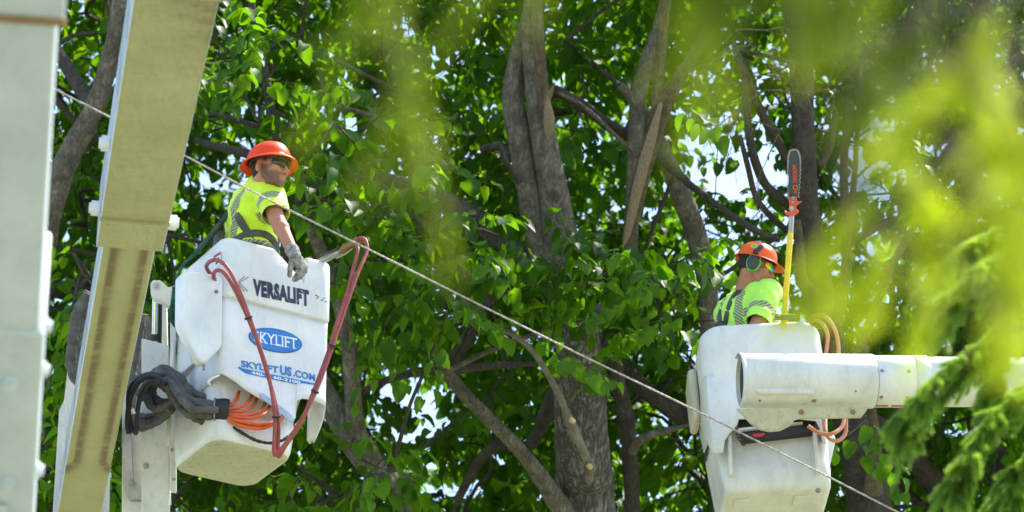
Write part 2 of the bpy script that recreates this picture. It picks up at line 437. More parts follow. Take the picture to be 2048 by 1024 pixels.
# ------------------------------------------------------------------ bucket 1
yaw1 = R(31)
_U = Vector((math.cos(yaw1), math.sin(yaw1), 0)); _V = Vector((-math.sin(yaw1), math.cos(yaw1), 0))
O1 = P(450, 470, 17.7) + _U * .32 + _V * .325
U1, V1, Z1, F1 = frame(O1, yaw1)
f1 = lambda px, py, v=-.325: on_plane(px, py, F1, V1, U1, Z1, v)
b1 = thing('aerial_bucket', 'white work bucket with dark and blue lettering, carrying the bearded worker', 'bucket', O1 - Z1 * 1.12)
ua = f1(547, 492)[0]; ub = f1(611, 520)[0]; zc = f1(612, 566)[1]
def cut1(u, v, z, v0):
    if abs(v - v0) < .03 and z > -.2 and ua < u < ub:
        return min(z, zc * (u - ua) / (ub - ua) + min(0, z) * .4)
    return z
q = tub(F1, [(-1.0, -.26, .12, -.2, .2, .06), (-.35, -.28, .28, -.27, .25, .06), (-.02, -.295, .295, -.30, .28, .06), (-.004, -.302, .302, -.307, .29, .06), (0, -.311, .311, -.316, .296, .06),
             (-.006, -.319, .319, -.324, .303, .06), (-.02, -.321, .321, -.326, .305, .062), (-.12, -.322, .322, -.327, .306, .06), (-.325, -.322, .322, -.327, .306, .055), (-.337, -.318, .318, -.322, .303, .055),
             (-.345, -.300, .300, -.292, .288, .06), (-.6, -.300, .27, -.265, .285, .07), (-.74, -.303, .23, -.225, .28, .07), (-.80, -.303, .22, -.205, .275, .07), (-.90, -.305, .20, -.21, .27, .08), (-.945, -.305, .19, -.25, .268, .08), (-1.0, -.306, .18, -.262, .262, .09),
             (-1.075, -.304, .172, -.256, .256, .09), (-1.11, -.292, .160, -.244, .244, .085), (-1.122, -.268, .136, -.22, .22, .07)], cut1)
tub1 = q.build('shell', [MT['white'], MT['cream']], b1, angle=50)
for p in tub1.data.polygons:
    if p.normal.z < -.75 and p.center.z < .2: p.material_index = 1  # bucket underside gets olive cream: bounced ground light put into the colour
# outer cover with the arched, broken lower edge
_fr = [f1(x, y, -.305) for x, y in ((455, 756), (470, 765), (487, 779), (511, 794), (543, 813), (566, 829), (582, 845), (589, 838), (592, 801), (604, 798), (625, 801), (646, 811))]
zl = _fr[0][1]
path = [(-.312, .03, zl - .01), (-.312, -.05, zl - .01), (-.312, -.15, zl + .0), (-.312, -.24, zl + .012), (-.309, -.275, zl + .02), (-.298, -.296, zl + .015), (-.28, -.305, zl + .005)]
path += [(u, -.305, z) for u, z in _fr if u > -.275]
ue = max(p[0] for p in path); ze = path[-1][2]
path += [(ue + .012, -.302, ze - .002), (ue + .022, -.29, ze - .02), (ue + .028, -.265, ze - .05), (ue + .03, -.23, ze - .09), (ue + .03, -.19, ze - .125), (ue + .03, -.16, ze - .15), (ue + .03, -.145, ze - .12), (ue + .03, -.12, ze - .14), (ue + .03, -.09, ze - .11)]
q = MB(); rows = 14
for (u, v, zb) in path:
    for j in range(rows + 1):
        s = j / rows; z = -.341 + (zb + .341) * s; fl = .012 * max(0, s - .75) / .25
        q.v.append(tuple(F1(u, v - fl * (1 if v < -.29 else 0), z)))
for i in range(len(path) - 1):
    for j in range(rows): a0 = i * (rows + 1) + j; q.f.append((a0, a0 + 1, a0 + rows + 2, a0 + rows + 1)); q.m.append(0)
cov = q.build('cover', MT['white'], b1, angle=50, solid=.008)
# grey repair tape over the torn edge
def tape_strip(pts, v, name, mat, parent):
    q = MB(); q.prism([F1(*(lambda a: (a[0], v, a[1]))(f1(x, y, v))) for x, y in pts], -V1 * .004); return q.build(name, mat, parent, smooth=False)
tape_strip([(519, 788), (525, 786), (552, 807), (586, 833), (587, 842), (579, 843), (548, 817), (521, 796)], -.318, 'repair_tape', MT['steel'], b1)
# tool box hung on the left side
q = MB(); pts = []
for x, y in ((361, 552), (366, 545), (378, 540), (436, 549), (444, 553), (447, 562), (445, 690), (440, 698), (414, 724), (404, 726), (396, 716), (362, 652), (360, 640)):
    u, z = f1(x, y, -.325); pts.append(F1(u, -.325, z))
q.prism(pts, V1 * .07)
tb = q.build('tool_box', MT['white'], b1, bevel=.014, seg=3, angle=60)
q = MB(); u, z = f1(433, 583, -.33); q.bolt(F1(u, -.327, z), -V1, .007, .012); q.build('bolt', MT['rust'], tb)
q = MB(); u, z = f1(413, 731, -.31); q.tube([F1(u, -.28, z + .03), F1(u, -.28, z - .012)], .007, 8); q.build('drain_bolt', MT['bolt'], tb)
q = MB(); q.box(F1(-.305, -.02, -.62), (.06, .3, .012), (U1, V1, Z1)); q.build('bracket', MT['post'], b1, smooth=False)
q = MB(); u = -.306; q.bolt(F1(u, -.02, -.78) , -U1, .013, .016); q.build('bolt', MT['bolt'], b1)
# stickers and lettering
def decal(px0, px1, poly, v, name, mat): ...
def flat(pts, v, name, mat, parent=b1, off=.0015):
    q = MB(); q.prism([F1(*(lambda a: (a[0], v - off, a[1]))(f1(x, y, v))) for x, y in pts], -V1 * .0006); return q.build(name, mat, parent, smooth=False)
vl = -.327
def text1(s, x0, y0, x1, y1, hpx, v, mat, **kw):
    a = f1(x0, y0, v); c = f1(x1, y1, v)
    A = F1(a[0], v, a[1]); C_ = F1(c[0], v, c[1]); xd = (C_ - A); w = xd.length; xd.normalize(); ud = xd.cross(V1) * -1
    if ud.z < 0: ud = -ud
    return text_part(s, A, xd, ud, w, hpx / (385.7 * .89), mat, b1, nrm=-V1, **kw)
text1('VERSALIFT', 506, 591, 618, 614, 33, vl, MT['textdark'], bold=.065, spacing=1.12, name='lettering_versalift')
for (a, b, c) in (((497, 554), (478, 566), (496, 583)), ((489, 553), (474, 566), (489, 583))):
    q = MB()
    for s, e in ((a, b), (b, c)):
        d0 = Vector((e[0] - s[0], e[1] - s[1])).normalized(); nn = Vector((-d0.y, d0.x)) * .6
        q.prism([F1(*(lambda w: (w[0], vl - .001, w[1]))(f1(x, y, vl))) for x, y in ((s[0] + nn.x, s[1] + nn.y), (e[0] + nn.x, e[1] + nn.y), (e[0] - nn.x, e[1] - nn.y), (s[0] - nn.x, s[1] - nn.y))], -V1 * .0006)
    q.build('printed_chevron', MT['textdark'], b1, smooth=False)
for a, b in (((630, 590), (638, 594)), ((638, 594), (632, 598)), ((641, 600), (646, 601)), ((650, 603), (654, 604)), ((646, 596), (649, 597))):
    d0 = Vector((b[0] - a[0], b[1] - a[1])).normalized(); nn = Vector((-d0.y, d0.x)) * .7
    flat([(a[0] + nn.x, a[1] + nn.y), (b[0] + nn.x, b[1] + nn.y), (b[0] - nn.x, b[1] - nn.y), (a[0] - nn.x, a[1] - nn.y)], vl, 'printed_mark', MT['textdark'])
def ellipse_px(cx, cy, rx, ry, tilt, n=40):
    out = []
    for i in range(n):
        w = 2 * PI * i / n; x = rx * math.cos(w); y = ry * math.sin(w); out.append((cx + x, cy + y + x * tilt))
    return out
vc = -.306
flat(ellipse_px(550.5, 681, 53.5, 23.5, .165), vc, 'logo_rim', MT['navy'])
flat(ellipse_px(550.5, 681, 52, 22, .165), vc, 'logo_oval', MT['blue'], off=.0028)
text1('SKYLIFT', 507, 684, 594, 700, 22, vc, MT['whitevinyl'], bold=.012, lift=.0042, name='lettering_logo')
# serifs under and over the stems of the logo letters
for fx in (.20, .285, .475, .60, .69, .775, .93):
    x = 506 + 88 * fx
    for yy in (683 + 16 * fx - .7, 683 + 16 * fx - 20.2):
        flat([(x - 3.4, yy - .9), (x + 3.4, yy - .3), (x + 3.4, yy + .9), (x - 3.4, yy + .3)], vc, 'letter_serif', MT['whitevinyl'], off=.0046)
text1('SKYLIFT', 482, 734, 557, 747, 13, vc, MT['blue'], bold=.03, name='lettering_web')
text1('US', 560, 749, 583, 754, 18.5, vc, MT['blue'], bold=.04, name='lettering_web')
text1('.COM', 586, 753, 630, 763, 14, vc, MT['blue'], bold=.03, name='lettering_web')
flat([(478, 733), (484, 736.5), (629, 766.5), (628, 776), (484, 746), (476, 742), (474, 737)], vc, 'blue_bar', MT['blue'])
text1('440-', 502, 748.5, 528, 754, 6.0, vc, MT['whitevinyl'], bold=.03, lift=.003, name='lettering_phone')
text1('60-2100', 546, 757.8, 600, 769, 6.0, vc, MT['whitevinyl'], bold=.03, lift=.003, name='lettering_phone')
flat([(466, 758), (478, 755), (499, 762), (499, 782), (490, 781), (481, 770), (468, 762)], vc, 'shield_sticker', MT['purple'])
text1('GUARD', 474, 765, 497, 774, 6.5, vc, MT['whitevinyl'], lift=.0035, name='lettering_guard')
# warning sticker on the left side
def side_pt(px, py, u=-.3225):
    p = ray_plane(px, py, F1(u, 0, 0), U1); return p
q = MB(); q.prism([side_pt(*p) - U1 * .001 for p in ((428, 512), (442, 503), (442, 528), (428, 540))], -U1 * .0006); q.build('warning_sticker', MT['whitevinyl'], b1, smooth=False)
q = MB(); q.prism([side_pt(*p) - U1 * .002 for p in ((428, 512), (442, 503), (442, 508.5), (428, 517.5))], -U1 * .0006); q.build('sticker_header', MT['red'], b1, smooth=False)
q = MB(); q.prism([side_pt(*p) - U1 * .002 for p in ((432, 519), (439, 514), (439, 524), (432, 530))], -U1 * .0006); q.build('sticker_symbol', MT['textdark'], b1, smooth=False)
# small white loop handle and plate fixing by the tear
q = MB(); a = f1(436, 750, -.31); q.tube(spline([F1(*(lambda w: (w[0], v, w[1]))(f1(x, y, v))) for x, y, v in ((438, 751, -.31), (424, 757, -.33), (416, 765, -.33), (420, 769, -.32))], 5), .006, 8); q.build('handle', MT['white'], b1)
# grey gusset plate in the recess
q = MB(); q.prism([P(x, y, 17.52) for x, y in ((424, 784), (446, 769), (478, 772), (474, 790), (456, 799), (427, 792))], FWD * .02); q.bolt(P(441, 784, 17.51), -FWD, .006, .006); q.build('hinge_plate', MT['bar'], b1, bevel=.004)
q = MB(); q.prism([P(x, y, 17.56) for x, y in ((470, 782), (520, 790), (560, 820), (556, 826), (516, 800), (470, 792))], FWD * .03); q.build('dark_interior_strip', MT['dark'], b1, bevel=.004)  # black strip under the arch: recess shade painted in, with the black connectors
# edge seams
for u, z0, z1 in ((-.3235, -.36, -.98),):
    q = MB(); q.box(F1(u, .24, (z0 + z1) / 2), (.012, .03, z1 - z0), (U1, V1, Z1)); q.build('corner_rail', MT['white_worn'], b1, bevel=.003)

# ------------------------------------------------------------------ mounting of bucket 1: posts, cylinder, brackets
m1 = thing('bucket_mount', 'white steel leveling posts with chrome cylinder fixed to the left flank of the lettered bucket', 'lift bracket', P(300, 1024, 18.1))
def plate(pts, d, th, name, mat, parent, bevel=.004, d2=None):
    q = MB(); q.prism([P(x, y, d) for x, y in pts], Vector((0, th, 0))); return q.build(name, mat, parent, bevel=bevel, smooth=False)
plate([(283, 676), (338, 690), (338, 1240), (282, 1240)], 17.95, .07, 'front_post', MT['post'], m1)
plate([(244, 800), (262, 770), (290, 760), (290, 1240), (243, 1240)], 18.15, .05, 'rear_post', MT['white_worn'], m1)
plate([(244, 858), (252, 850), (262, 860), (268, 960), (290, 985), (290, 1000), (262, 1000), (250, 988), (244, 960)], 18.08, .03, 'gusset', MT['steel'], m1)
plate([(340, 605), (352, 600), (352, 980), (340, 978)], 17.95, .05, 'rail', MT['post'], m1)
plate([(318, 585), (332, 580), (340, 1000), (322, 1000)], 18.12, .08, 'mast', MT['white_worn'], m1)
plate([(301, 566), (306, 560), (320, 560), (336, 574), (346, 572), (358, 560), (366, 560), (366, 606), (340, 612), (322, 600), (306, 594), (301, 584)], 17.9, .06, 'clevis', MT['white_worn'], m1)
q = MB(); q.bolt(P(312, 571, 17.89), -FWD, .013, .012); q.build('pin', MT['steel'], m1)
q = MB(); q.tube([P(311, 585, 17.98), P(307, 800, 17.98)], .0165, 14); q.build('cylinder_rod', MT['chrome'], m1)
q = MB(); q.tube([P(321, 600, 18.0), P(318, 770, 18.0)], .010, 10); q.build('hose', MT['dark'], m1)
q = MB(); q.tube([P(309, 668, 17.98), P(309, 682, 17.98)], .022, 14); q.build('clamp', MT['dark'], m1)
for x, y, d, r in ((292, 932, 17.94, .011), (263, 966, 18.05, .014), (344, 900, 17.94, .007), (348, 958, 17.94, .007), (361, 731, 17.92, .014)):
    q = MB(); q.bolt(P(x, y, d), -FWD, r, .012); q.build('bolt', MT['bolt'], m1)
plate([(137, 722), (150, 716), (156, 740), (120, 1240), (88, 1240), (112, 990), (128, 800)], 19.2, .05, 'far_post', MT['white_worn'], m1)
plate([(118, 820), (128, 800), (132, 810), (108, 1240), (92, 1240)], 19.1, .03, 'far_strip', MT['post'], m1)
plate([(196, 900), (220, 860), (214, 1240), (186, 1240)], 19.4, .04, 'inner_post', MT['post'], m1)

# ------------------------------------------------------------------ hoses
def hose(pts, r, name, mat, parent, n=8, seg=10, wr=0, freq=60):
    sp = spline([P(*p) for p in pts], n)
    if wr:
        sp = spline(sp, 4); rs = []
        for i, p in enumerate(sp): rs.append(r * (1 + wr * noise.noise(p * freq) + wr * .8 * noise.noise(p * freq * .3)))
        return MB().tube(sp, rs, seg).build(name, mat, parent)
    return MB().tube(sp, r, seg).build(name, mat, parent)
h1 = thing('tool_hoses', 'pair of maroon hydraulic hoses looping across the lettered bucket front to the tool coupling', 'hoses', P(550, 915, 17.3))
ha = [(424, 552, 17.62), (413, 535, 17.58), (420, 523, 17.5), (437, 521, 17.45), (458, 540, 17.42), (483, 592, 17.4), (508, 660, 17.38), (528, 720, 17.36), (543, 780, 17.34), (550, 840, 17.3), (548, 905, 17.25), (560, 900, 17.25), (590, 860, 17.28), (626, 795, 17.3), (655, 722, 17.4), (676, 660, 17.5), (697, 598, 17.6), (716, 545, 17.7), (733, 505, 17.8), (732, 483, 17.85), (722, 476, 17.88), (714, 482, 17.9)]
hb = [(438, 575, 17.6), (428, 556, 17.55), (430, 543, 17.5), (444, 543, 17.46), (462, 566, 17.44), (490, 622, 17.42), (514, 682, 17.4), (534, 745, 17.38), (549, 800, 17.36), (557, 850, 17.32), (556, 912, 17.28), (572, 890, 17.3), (602, 845, 17.3), (632, 770, 17.33), (658, 700, 17.45), (676, 640, 17.52), (694, 590, 17.62), (706, 540, 17.72), (716, 500, 17.8), (712, 488, 17.88)]
hose(ha, .0105, 'hose', MT['maroon'], h1, 10, 12); hose(hb, .0105, 'hose', MT['maroon'], h1, 10, 12)
for x, y, d, dx, dy in ((497, 636, 17.38, .9, -.3), (664, 690, 17.43, .9, .35), (553, 834, 17.3, 1, 0), (630, 783, 17.31, .9, .4)):
    q = MB(); c = P(x, y, d)
    ax = (RT * dy * -1 + UP * -abs(dx)).normalized(); q.tube([c - ax * .006, c + ax * .006], .0215, 14); q.build('zip_tie', MT['dark'], h1)

tl = thing('hydraulic_pruner', 'grey metal hydraulic tool with brass couplings behind the notch of the lettered bucket', 'power tool', P(640, 525, 18.0))
MB().tube([P(738, 478, 17.9), P(712, 482, 17.92), P(690, 496, 17.93), P(678, 505, 17.94)], [.012, .020, .019, .014], 12).build('coupling', MT['brass'], tl)
MB().tube([P(682, 503, 17.94), P(655, 516, 17.96), P(620, 532, 18.0), P(580, 552, 18.0)], [.016, .019, .014, .014], 12).build('tool_body', MT['steel'], tl)
MB().tube([P(672, 517, 17.92), P(690, 508, 17.92), P(705, 497, 17.92)], [.005, .006, .005], 8).build('trigger_guard', MT['bolt'], tl)
MB().tube(spline([P(640, 512, 17.95), P(662, 503, 17.94), P(676, 497, 17.94)], 5), .006, 8).build('lever', MT['bar'], tl)

sl = thing('hose_bundle', 'thick grey fabric sleeves and orange hoses bundled into the underside of the lettered bucket', 'hose bundle', P(300, 830, 17.7))
for pts, r in (([(436, 830, 17.4), (408, 830, 17.42), (380, 822, 17.45), (356, 800, 17.5), (338, 772, 17.55), (318, 756, 17.6), (298, 762, 17.7), (285, 790, 17.8)], .040),
               ([(438, 812, 17.42), (410, 806, 17.45), (385, 796, 17.5), (368, 775, 17.52), (350, 756, 17.6), (325, 748, 17.65), (305, 755, 17.72)], .038),
               ([(438, 822, 17.36), (410, 820, 17.34), (384, 812, 17.36), (362, 790, 17.4), (345, 768, 17.5), (330, 760, 17.56)], .036),
               ([(350, 800, 17.6), (330, 815, 17.62), (310, 812, 17.68), (300, 795, 17.75), (306, 775, 17.78)], .040),
               ([(302, 640, 18.25), (298, 690, 18.22), (286, 740, 18.2), (272, 790, 18.15), (266, 830, 18.1), (285, 845, 17.9), (320, 835, 17.75), (345, 815, 17.6)], .036),
               ([(286, 630, 18.4), (280, 690, 18.4), (270, 750, 18.35), (262, 800, 18.3)], .045),
               ([(180, 590, 18.5), (160, 630, 18.5), (150, 690, 18.5), (152, 740, 18.5), (180, 790, 18.5)], .06)):
    for k_, (ox, oy, od) in enumerate(((0, 7, 0), (3, -7, .03), (-4, 1, -.05))):
        hose([(x + ox * r / .04 * (1 - .5 * (i == 0)), y + oy * r / .04 * (1 - .3 * (i == 0)) + 4 * math.sin(i * 1.7 + k_ * 2), d + od) for i, (x, y, d) in enumerate(pts)], r * (.62 if k_ < 2 else .5), 'sleeve', MT['greyfab'], sl, 8, 14, .26, 34)
hose([(332, 768, 17.4), (308, 752, 17.45), (280, 762, 17.5), (262, 792, 17.6), (255, 840, 17.7), (258, 868, 17.7)], .014, 'strap', MT['dark'], sl)
hose([(318, 762, 17.4), (296, 770, 17.48), (280, 800, 17.55), (274, 840, 17.65), (272, 866, 17.65), (262, 850, 17.7), (256, 800, 17.7), (266, 765, 17.6), (296, 748, 17.5), (325, 752, 17.45)], .012, 'strap', MT['dark'], sl)
MB().tube([P(428, 822, 17.38), P(448, 822, 17.38), P(459, 822, 17.38)], [.062, .066, .062], 18).build('cuff', MT['dark'], sl)
MB().tube([P(429, 822, 17.38), P(432, 822, 17.38)], .069, 18).build('clamp_band', MT['bolt'], sl)
oh = [[(455, 818, 17.36), (480, 814, 17.38), (496, 804, 17.42), (504, 790, 17.5)], [(456, 812, 17.38), (466, 808, 17.4), (474, 796, 17.44), (478, 782, 17.5)],
      [(456, 824, 17.36), (486, 822, 17.36), (506, 812, 17.42), (514, 796, 17.52)], [(456, 828, 17.34), (494, 830, 17.34), (520, 822, 17.4), (530, 806, 17.52)],
      [(456, 832, 17.34), (500, 836, 17.33), (528, 828, 17.38), (541, 810, 17.52)], [(456, 836, 17.33), (480, 842, 17.31), (520, 848, 17.31), (548, 842, 17.38), (553, 820, 17.52)],
      [(456, 840, 17.33), (484, 852, 17.31), (520, 857, 17.31), (548, 848, 17.36), (566, 836, 17.4)], [(456, 834, 17.36), (486, 846, 17.34), (524, 851, 17.34), (556, 842, 17.4), (568, 828, 17.5)]]
for k in oh: hose(k, .0092, 'orange_hose', MT['orangehose'], sl, 8, 10)
hose([(430, 835, 17.4), (455, 848, 17.36), (478, 862, 17.33), (510, 880, 17.32), (540, 886, 17.32), (566, 880, 17.34), (588, 864, 17.4)], .0085, 'ribbed_cable', MT['dark'], sl, 8, 10, .25, 120)

# green lanyard from the worker down over the tool box
ly = thing('green_lanyard', 'dark green webbing lanyard with stretchy end hanging over the left rim of the lettered bucket', 'lanyard', P(350, 640, 17.6))
hose([(462, 420, 18.1), (440, 448, 18.0), (425, 468, 17.95), (410, 486, 17.9)], .016, 'shock_pack', MT['strapgreen'], ly)
hose([(440, 448, 17.97), (418, 474, 17.92), (396, 500, 17.86)], .013, 'cord', MT['strap'], ly)
hose([(418, 478, 17.9), (395, 505, 17.85), (368, 528, 17.8), (355, 556, 17.75), (351, 590, 17.72)], .009, 'webbing', MT['greenrope'], ly)
hose([(408, 490, 17.88), (380, 515, 17.82), (360, 540, 17.76), (352, 575, 17.72)], .006, 'webbing', MT['greenrope'], ly)
sp = spline(spline([P(353, 575, 17.62), P(349, 605, 17.6), P(345, 630, 17.6), P(352, 647, 17.6), P(364, 652, 17.6)], 8), 3)
MB().tube(sp, [.021 * (1 + .16 * math.sin(i * 1.9)) for i in range(len(sp))], 12).build('stretch_sleeve', MT['greenrope'], ly)

# ------------------------------------------------------------------ yellowed boom passing overhead
def boom_frame(a, b):
    t = (b - a).normalized(); w = t.cross(Vector((0, 0, 1))).normalized(); h = w.cross(t).normalized(); return t, w, h
A = P(353, 0, 13.0); B = P(259, 500, 15.3); C_ = P(165, 1000, 18.6)
tt, ww, hh = boom_frame(A, C_)
if ww.x < 0: ww = -ww
if hh.z < 0: hh = -hh
bm1 = thing('fiberglass_boom', 'yellowed square fiberglass boom with brown grime streaks crossing in front of the lettered bucket mount', 'boom', B)
def boxbeam(name, mat, a, b, wa, wb, ha, hb, parent, side_mat=None, bevel=.012, n=1):
    t, w, h = boom_frame(a, b)
    if w.x < 0: w = -w
    if h.z < 0: h = -h
    q = MB(); vs = []
    for c, W, H in ((a, wa, ha), (b, wb, hb)):
        for i, j in ((-1, 0), (1, 0), (1, 1), (-1, 1)): vs.append(c + w * (W / 2 * i) + h * (H * j))
    q.add(vs, [(0, 1, 5, 4)], 0); q.add(vs, [(0, 4, 7, 3)], 1); q.add(vs, [(1, 2, 6, 5)], 1); q.add(vs, [(3, 7, 6, 2), (0, 3, 2, 1), (4, 5, 6, 7)], 1)
    bmx = bmesh.new(); me = q.mesh(name, base_of(parent)); bmx.from_mesh(me); bmesh.ops.remove_doubles(bmx, verts=bmx.verts, dist=1e-5); bmesh.ops.recalc_face_normals(bmx, faces=bmx.faces); bmx.to_mesh(me); bmx.free()
    me.materials.append(mat); me.materials.append(side_mat or mat)
    o = bpy.data.objects.new(name, me); link(o, parent)
    md = o.modifiers.new('bevel', 'BEVEL'); md.width = bevel; md.segments = 4; md.limit_method = 'ANGLE'
    me.polygons.foreach_set('use_smooth', [True] * len(me.polygons)); me.set_sharp_from_angle(angle=R(30))
    return o
# grime that runs along the two lower edges of the inner section
def beam_inner_mat():
    m, t, b = new_mat('streaked_fiberglass')
    at = N(t, 'ShaderNodeTexCoord'); v = coords(t)
    a = N(t, 'ShaderNodeAttribute'); a.attribute_name = 'edgew'
    n1 = noise_n(t, v, 3, 6, .65); n2 = noise_n(t, v, 7, 7, .7, .3)
    base = mix(t, (.39, .375, .18), (.49, .47, .24), ramp(t, n1, [(.35, 0), (.65, 1)]).outputs[0])
    g = ramp(t, a.outputs['Fac'], [(0, .0), (.13, .1), (.19, 1), (.27, .95), (.38, .15), (.45, 0), (.58, 0), (.68, .2), (.76, .9), (.84, 1), (.9, .15), (1, 0)]).outputs[0]
    g2 = mix(t, g, ramp(t, n2, [(.3, .35), (.5, 1)]).outputs[0], 1.0, 'MULTIPLY')
    c = mix(t, base, (.16, .105, .03), g2)
    c = mix(t, c, (.2, .15, .06), ramp(t, noise_n(t, v, 60, 4, .8), [(.64, 0), (.7, .6)]).outputs[0])
    t.links.new(c, b.inputs['Base Color']); b.inputs['Roughness'].default_value = .5
    bump(t, b, n2, .15, .005)
    return m
MT['beam_in'] = beam_inner_mat()
def Lb(s): return A + (C_ - A) * s
def beam_outer_mat():
    m, t, b = new_mat('grimy_fiberglass'); v = coords(t); a = N(t, 'ShaderNodeAttribute'); a.attribute_name = 'grime'
    n1 = noise_n(t, v, 2.5, 6, .65, .4); n2 = noise_n(t, coords(t, (9, 1.2, 9)), 5, 7, .75, .2); n3 = noise_n(t, coords(t, (1.2, 14, 10)), 6, 5, .7)
    c = mix(t, (.38, .37, .18), (.50, .485, .255), ramp(t, n1, [(.32, 0), (.68, 1)]).outputs[0])
    c = mix(t, c, (.22, .18, .085), ramp(t, n2, [(.5, 0), (.75, .45)]).outputs[0])
    c = mix(t, c, (.20, .16, .07), ramp(t, n3, [(.62, 0), (.645, .85), (.67, 0)]).outputs[0])
    mm = mix(t, a.outputs['Fac'], ramp(t, noise_n(t, v, 12, 6, .75), [(.35, .1), (.65, 1)]).outputs[0], 1.0, 'MULTIPLY')
    c = mix(t, c, (.10, .07, .02), mm)
    t.links.new(c, b.inputs['Base Color']); b.inputs['Roughness'].default_value = .5; bump(t, b, n1, .3, .02); return m
MT['beam_out'] = beam_outer_mat()
mid = (B - A).dot(C_ - A) / (C_ - A).length_squared
os_ = boxbeam('outer_section', MT['beam_out'], Lb(-.9), Lb(mid), .375, .300, .34, .31, bm1, MT['beam_edge'])
bmx = bmesh.new(); bmx.from_mesh(os_.data)
bmesh.ops.subdivide_edges(bmx, edges=[e for e in bmx.edges], cuts=30, use_grid_fill=True); bmx.to_mesh(os_.data); bmx.free()
_b = base_of(os_); _v = []
for vv in os_.data.vertices:
    w = vv.co + _b; al = (w - A).dot(tt) / (C_ - A).length; ac = (w - A).dot(ww) / .16
    g0 = math.exp(-((al - (mid - .42)) / .035) ** 2) * (.5 + .5 * ac) + .5 * math.exp(-((al - (mid - .36)) / .03) ** 2) * (.4 + .6 * ac) + .35 * math.exp(-((abs(ac) - .98) / .06) ** 2) * (al > mid - .5)
    _v.append(min(1, max(0, g0)))
at = os_.data.attributes.new('grime', 'FLOAT', 'POINT'); at.data.foreach_set('value', _v)
oi = boxbeam('inner_section', MT['beam_in'], Lb(mid - .02) + hh * .035 + ww * .0, Lb(1.25) + hh * .03, .238, .245, .22, .22, bm1, MT['beam_edge'])
bmx = bmesh.new(); bmx.from_mesh(oi.data)
bmesh.ops.subdivide_edges(bmx, edges=[e for e in bmx.edges], cuts=14, use_grid_fill=True)
bmx.to_mesh(oi.data); bmx.free()
bb = base_of(oi); at = oi.data.attributes.new('edgew', 'FLOAT', 'POINT')
vals = []
for vv in oi.data.vertices:
    w = (vv.co + bb - A); s = w.dot(ww) / .24 + .5
    al = w.dot(tt) / (C_ - A).length
    vals.append(s if al < .93 else .5)
at.data.foreach_set('value', vals)
MB().box(Lb(mid - .055) - hh * .004 , (.012, .31, .02), (tt, ww, hh)).build('section_seam', MT['beam'], bm1, bevel=.004)
MB().box(Lb(mid - .42) + hh * .002 - hh * .006, (.05, .332, .012), (tt, ww, hh)).build('clamp_strip', MT['beam'], bm1, bevel=.005)
for s, side, r in ((mid - .16, -1, .034), (mid - .045, -1, .034), (mid - .03, 1, .034)):
    c = Lb(s) + hh * .07 + ww * (side * .158)
    q = MB(); q.tube([c, c + ww * side * .034], r, 20); q.tube([c + ww * side * .03, c + ww * side * .044], r * .7, 16); q.build('wear_pad_bolt', MT['whitevinyl'], bm1)

# pale lower boom at the far left, nearest to the camera
a2 = P(128, 0, 8.6); c2 = P(70, 1024, 9.9)
bm2 = thing('lower_boom', 'pale grey-green steel boom with bolts filling the left edge of the view', 'boom', c2)
t2, w2, h2 = boom_frame(a2, c2)
if w2.x < 0: w2 = -w2
if h2.z < 0: h2 = -h2
def L2(s): return a2 + (c2 - a2) * s
boxbeam('boom_section', MT['boom_pale'], L2(.03) - w2 * .26, L2(.62) - w2 * .262, .49, .49, .4, .4, bm2, MT['boom_pale'])
boxbeam('upper_collar', MT['boom_pale'], L2(-.9) - w2 * .255, L2(.04) - w2 * .255, .52, .52, .42, .42, bm2, MT['boom_pale'])
boxbeam('lower_collar', MT['boom_pale'], L2(.615) - w2 * .264 - h2 * .012, L2(1.5) - w2 * .27 - h2 * .012, .525, .53, .42, .42, bm2, MT['boom_pale'])
MB().box(L2(.037) - w2 * .255 - h2 * .004, (.02, .53, .012), (t2, w2, h2)).build('rust_seam', MT['rust'], bm2, bevel=.003)
MB().box(L2(1.0) - w2 * .19 - h2 * .022, (.09, .22, .012), (t2, w2, h2)).build('access_plate', MT['boom_pale'], bm2, bevel=.01)
for s, wo, side in ((.715, -.085, 0), (.93, -.08, 0), (.72, .0, 1), (.935, .0, 1), (.63, 0, 1)):
    c = L2(s) + (w2 * wo - h2 * .02 if not side else w2 * -.004 + h2 * .05)
    n = -h2 if not side else w2
    q = MB(); q.tube([c - n * .012, c + n * .012], .024, 18); q.tube([c, c + n * .022], .016, 6); q.build('bolt', MT['boom_pale'] if not side else MT['whitevinyl'], bm2)

# ------------------------------------------------------------------ diagonal cable
A3 = P(-300, -28, 16.2); B3 = P(2300, 1272, 16.9)
q = MB(); n = 700; pts0 = []
for i in range(n + 1):
    s = i / n; p = A3.lerp(B3, s); p.z -= .0; x, y, d = proj(p)
    pts0.append(p)
def cab(i): return pts0[i]
def yline(x): return np.interp(x, [-300, 110, 372, 530, 760, 1000, 1150, 1400, 1640, 1795, 2300], [-28, 178, 312, 396, 510, 630, 704, 825, 945, 1024, 1285])
pts0 = [P(-300 + 2600 * i / n, float(yline(-300 + 2600 * i / n)), 16.2 + .5 * i / n) for i in range(n + 1)]
k = np.array([list(p) for p in pts0]); 
for _ in range(60): k[1:-1] = (k[:-2] + k[1:-1] * 2 + k[2:]) / 4
pts0 = [Vector(p) for p in k]
for ph in range(3):
    tr = []
    for i, p in enumerate(pts0):
        w = i * .95 + ph * 2 * PI / 3
        tr.append(p + UP * (.0027 * math.cos(w)) + FWD * (.0027 * math.sin(w)))
    q.tube(tr, .0029, 5)
alone(q.build('twisted_cable', MT['rope']), 'thin pale twisted cable stretched diagonally down across the whole view', 'cable')

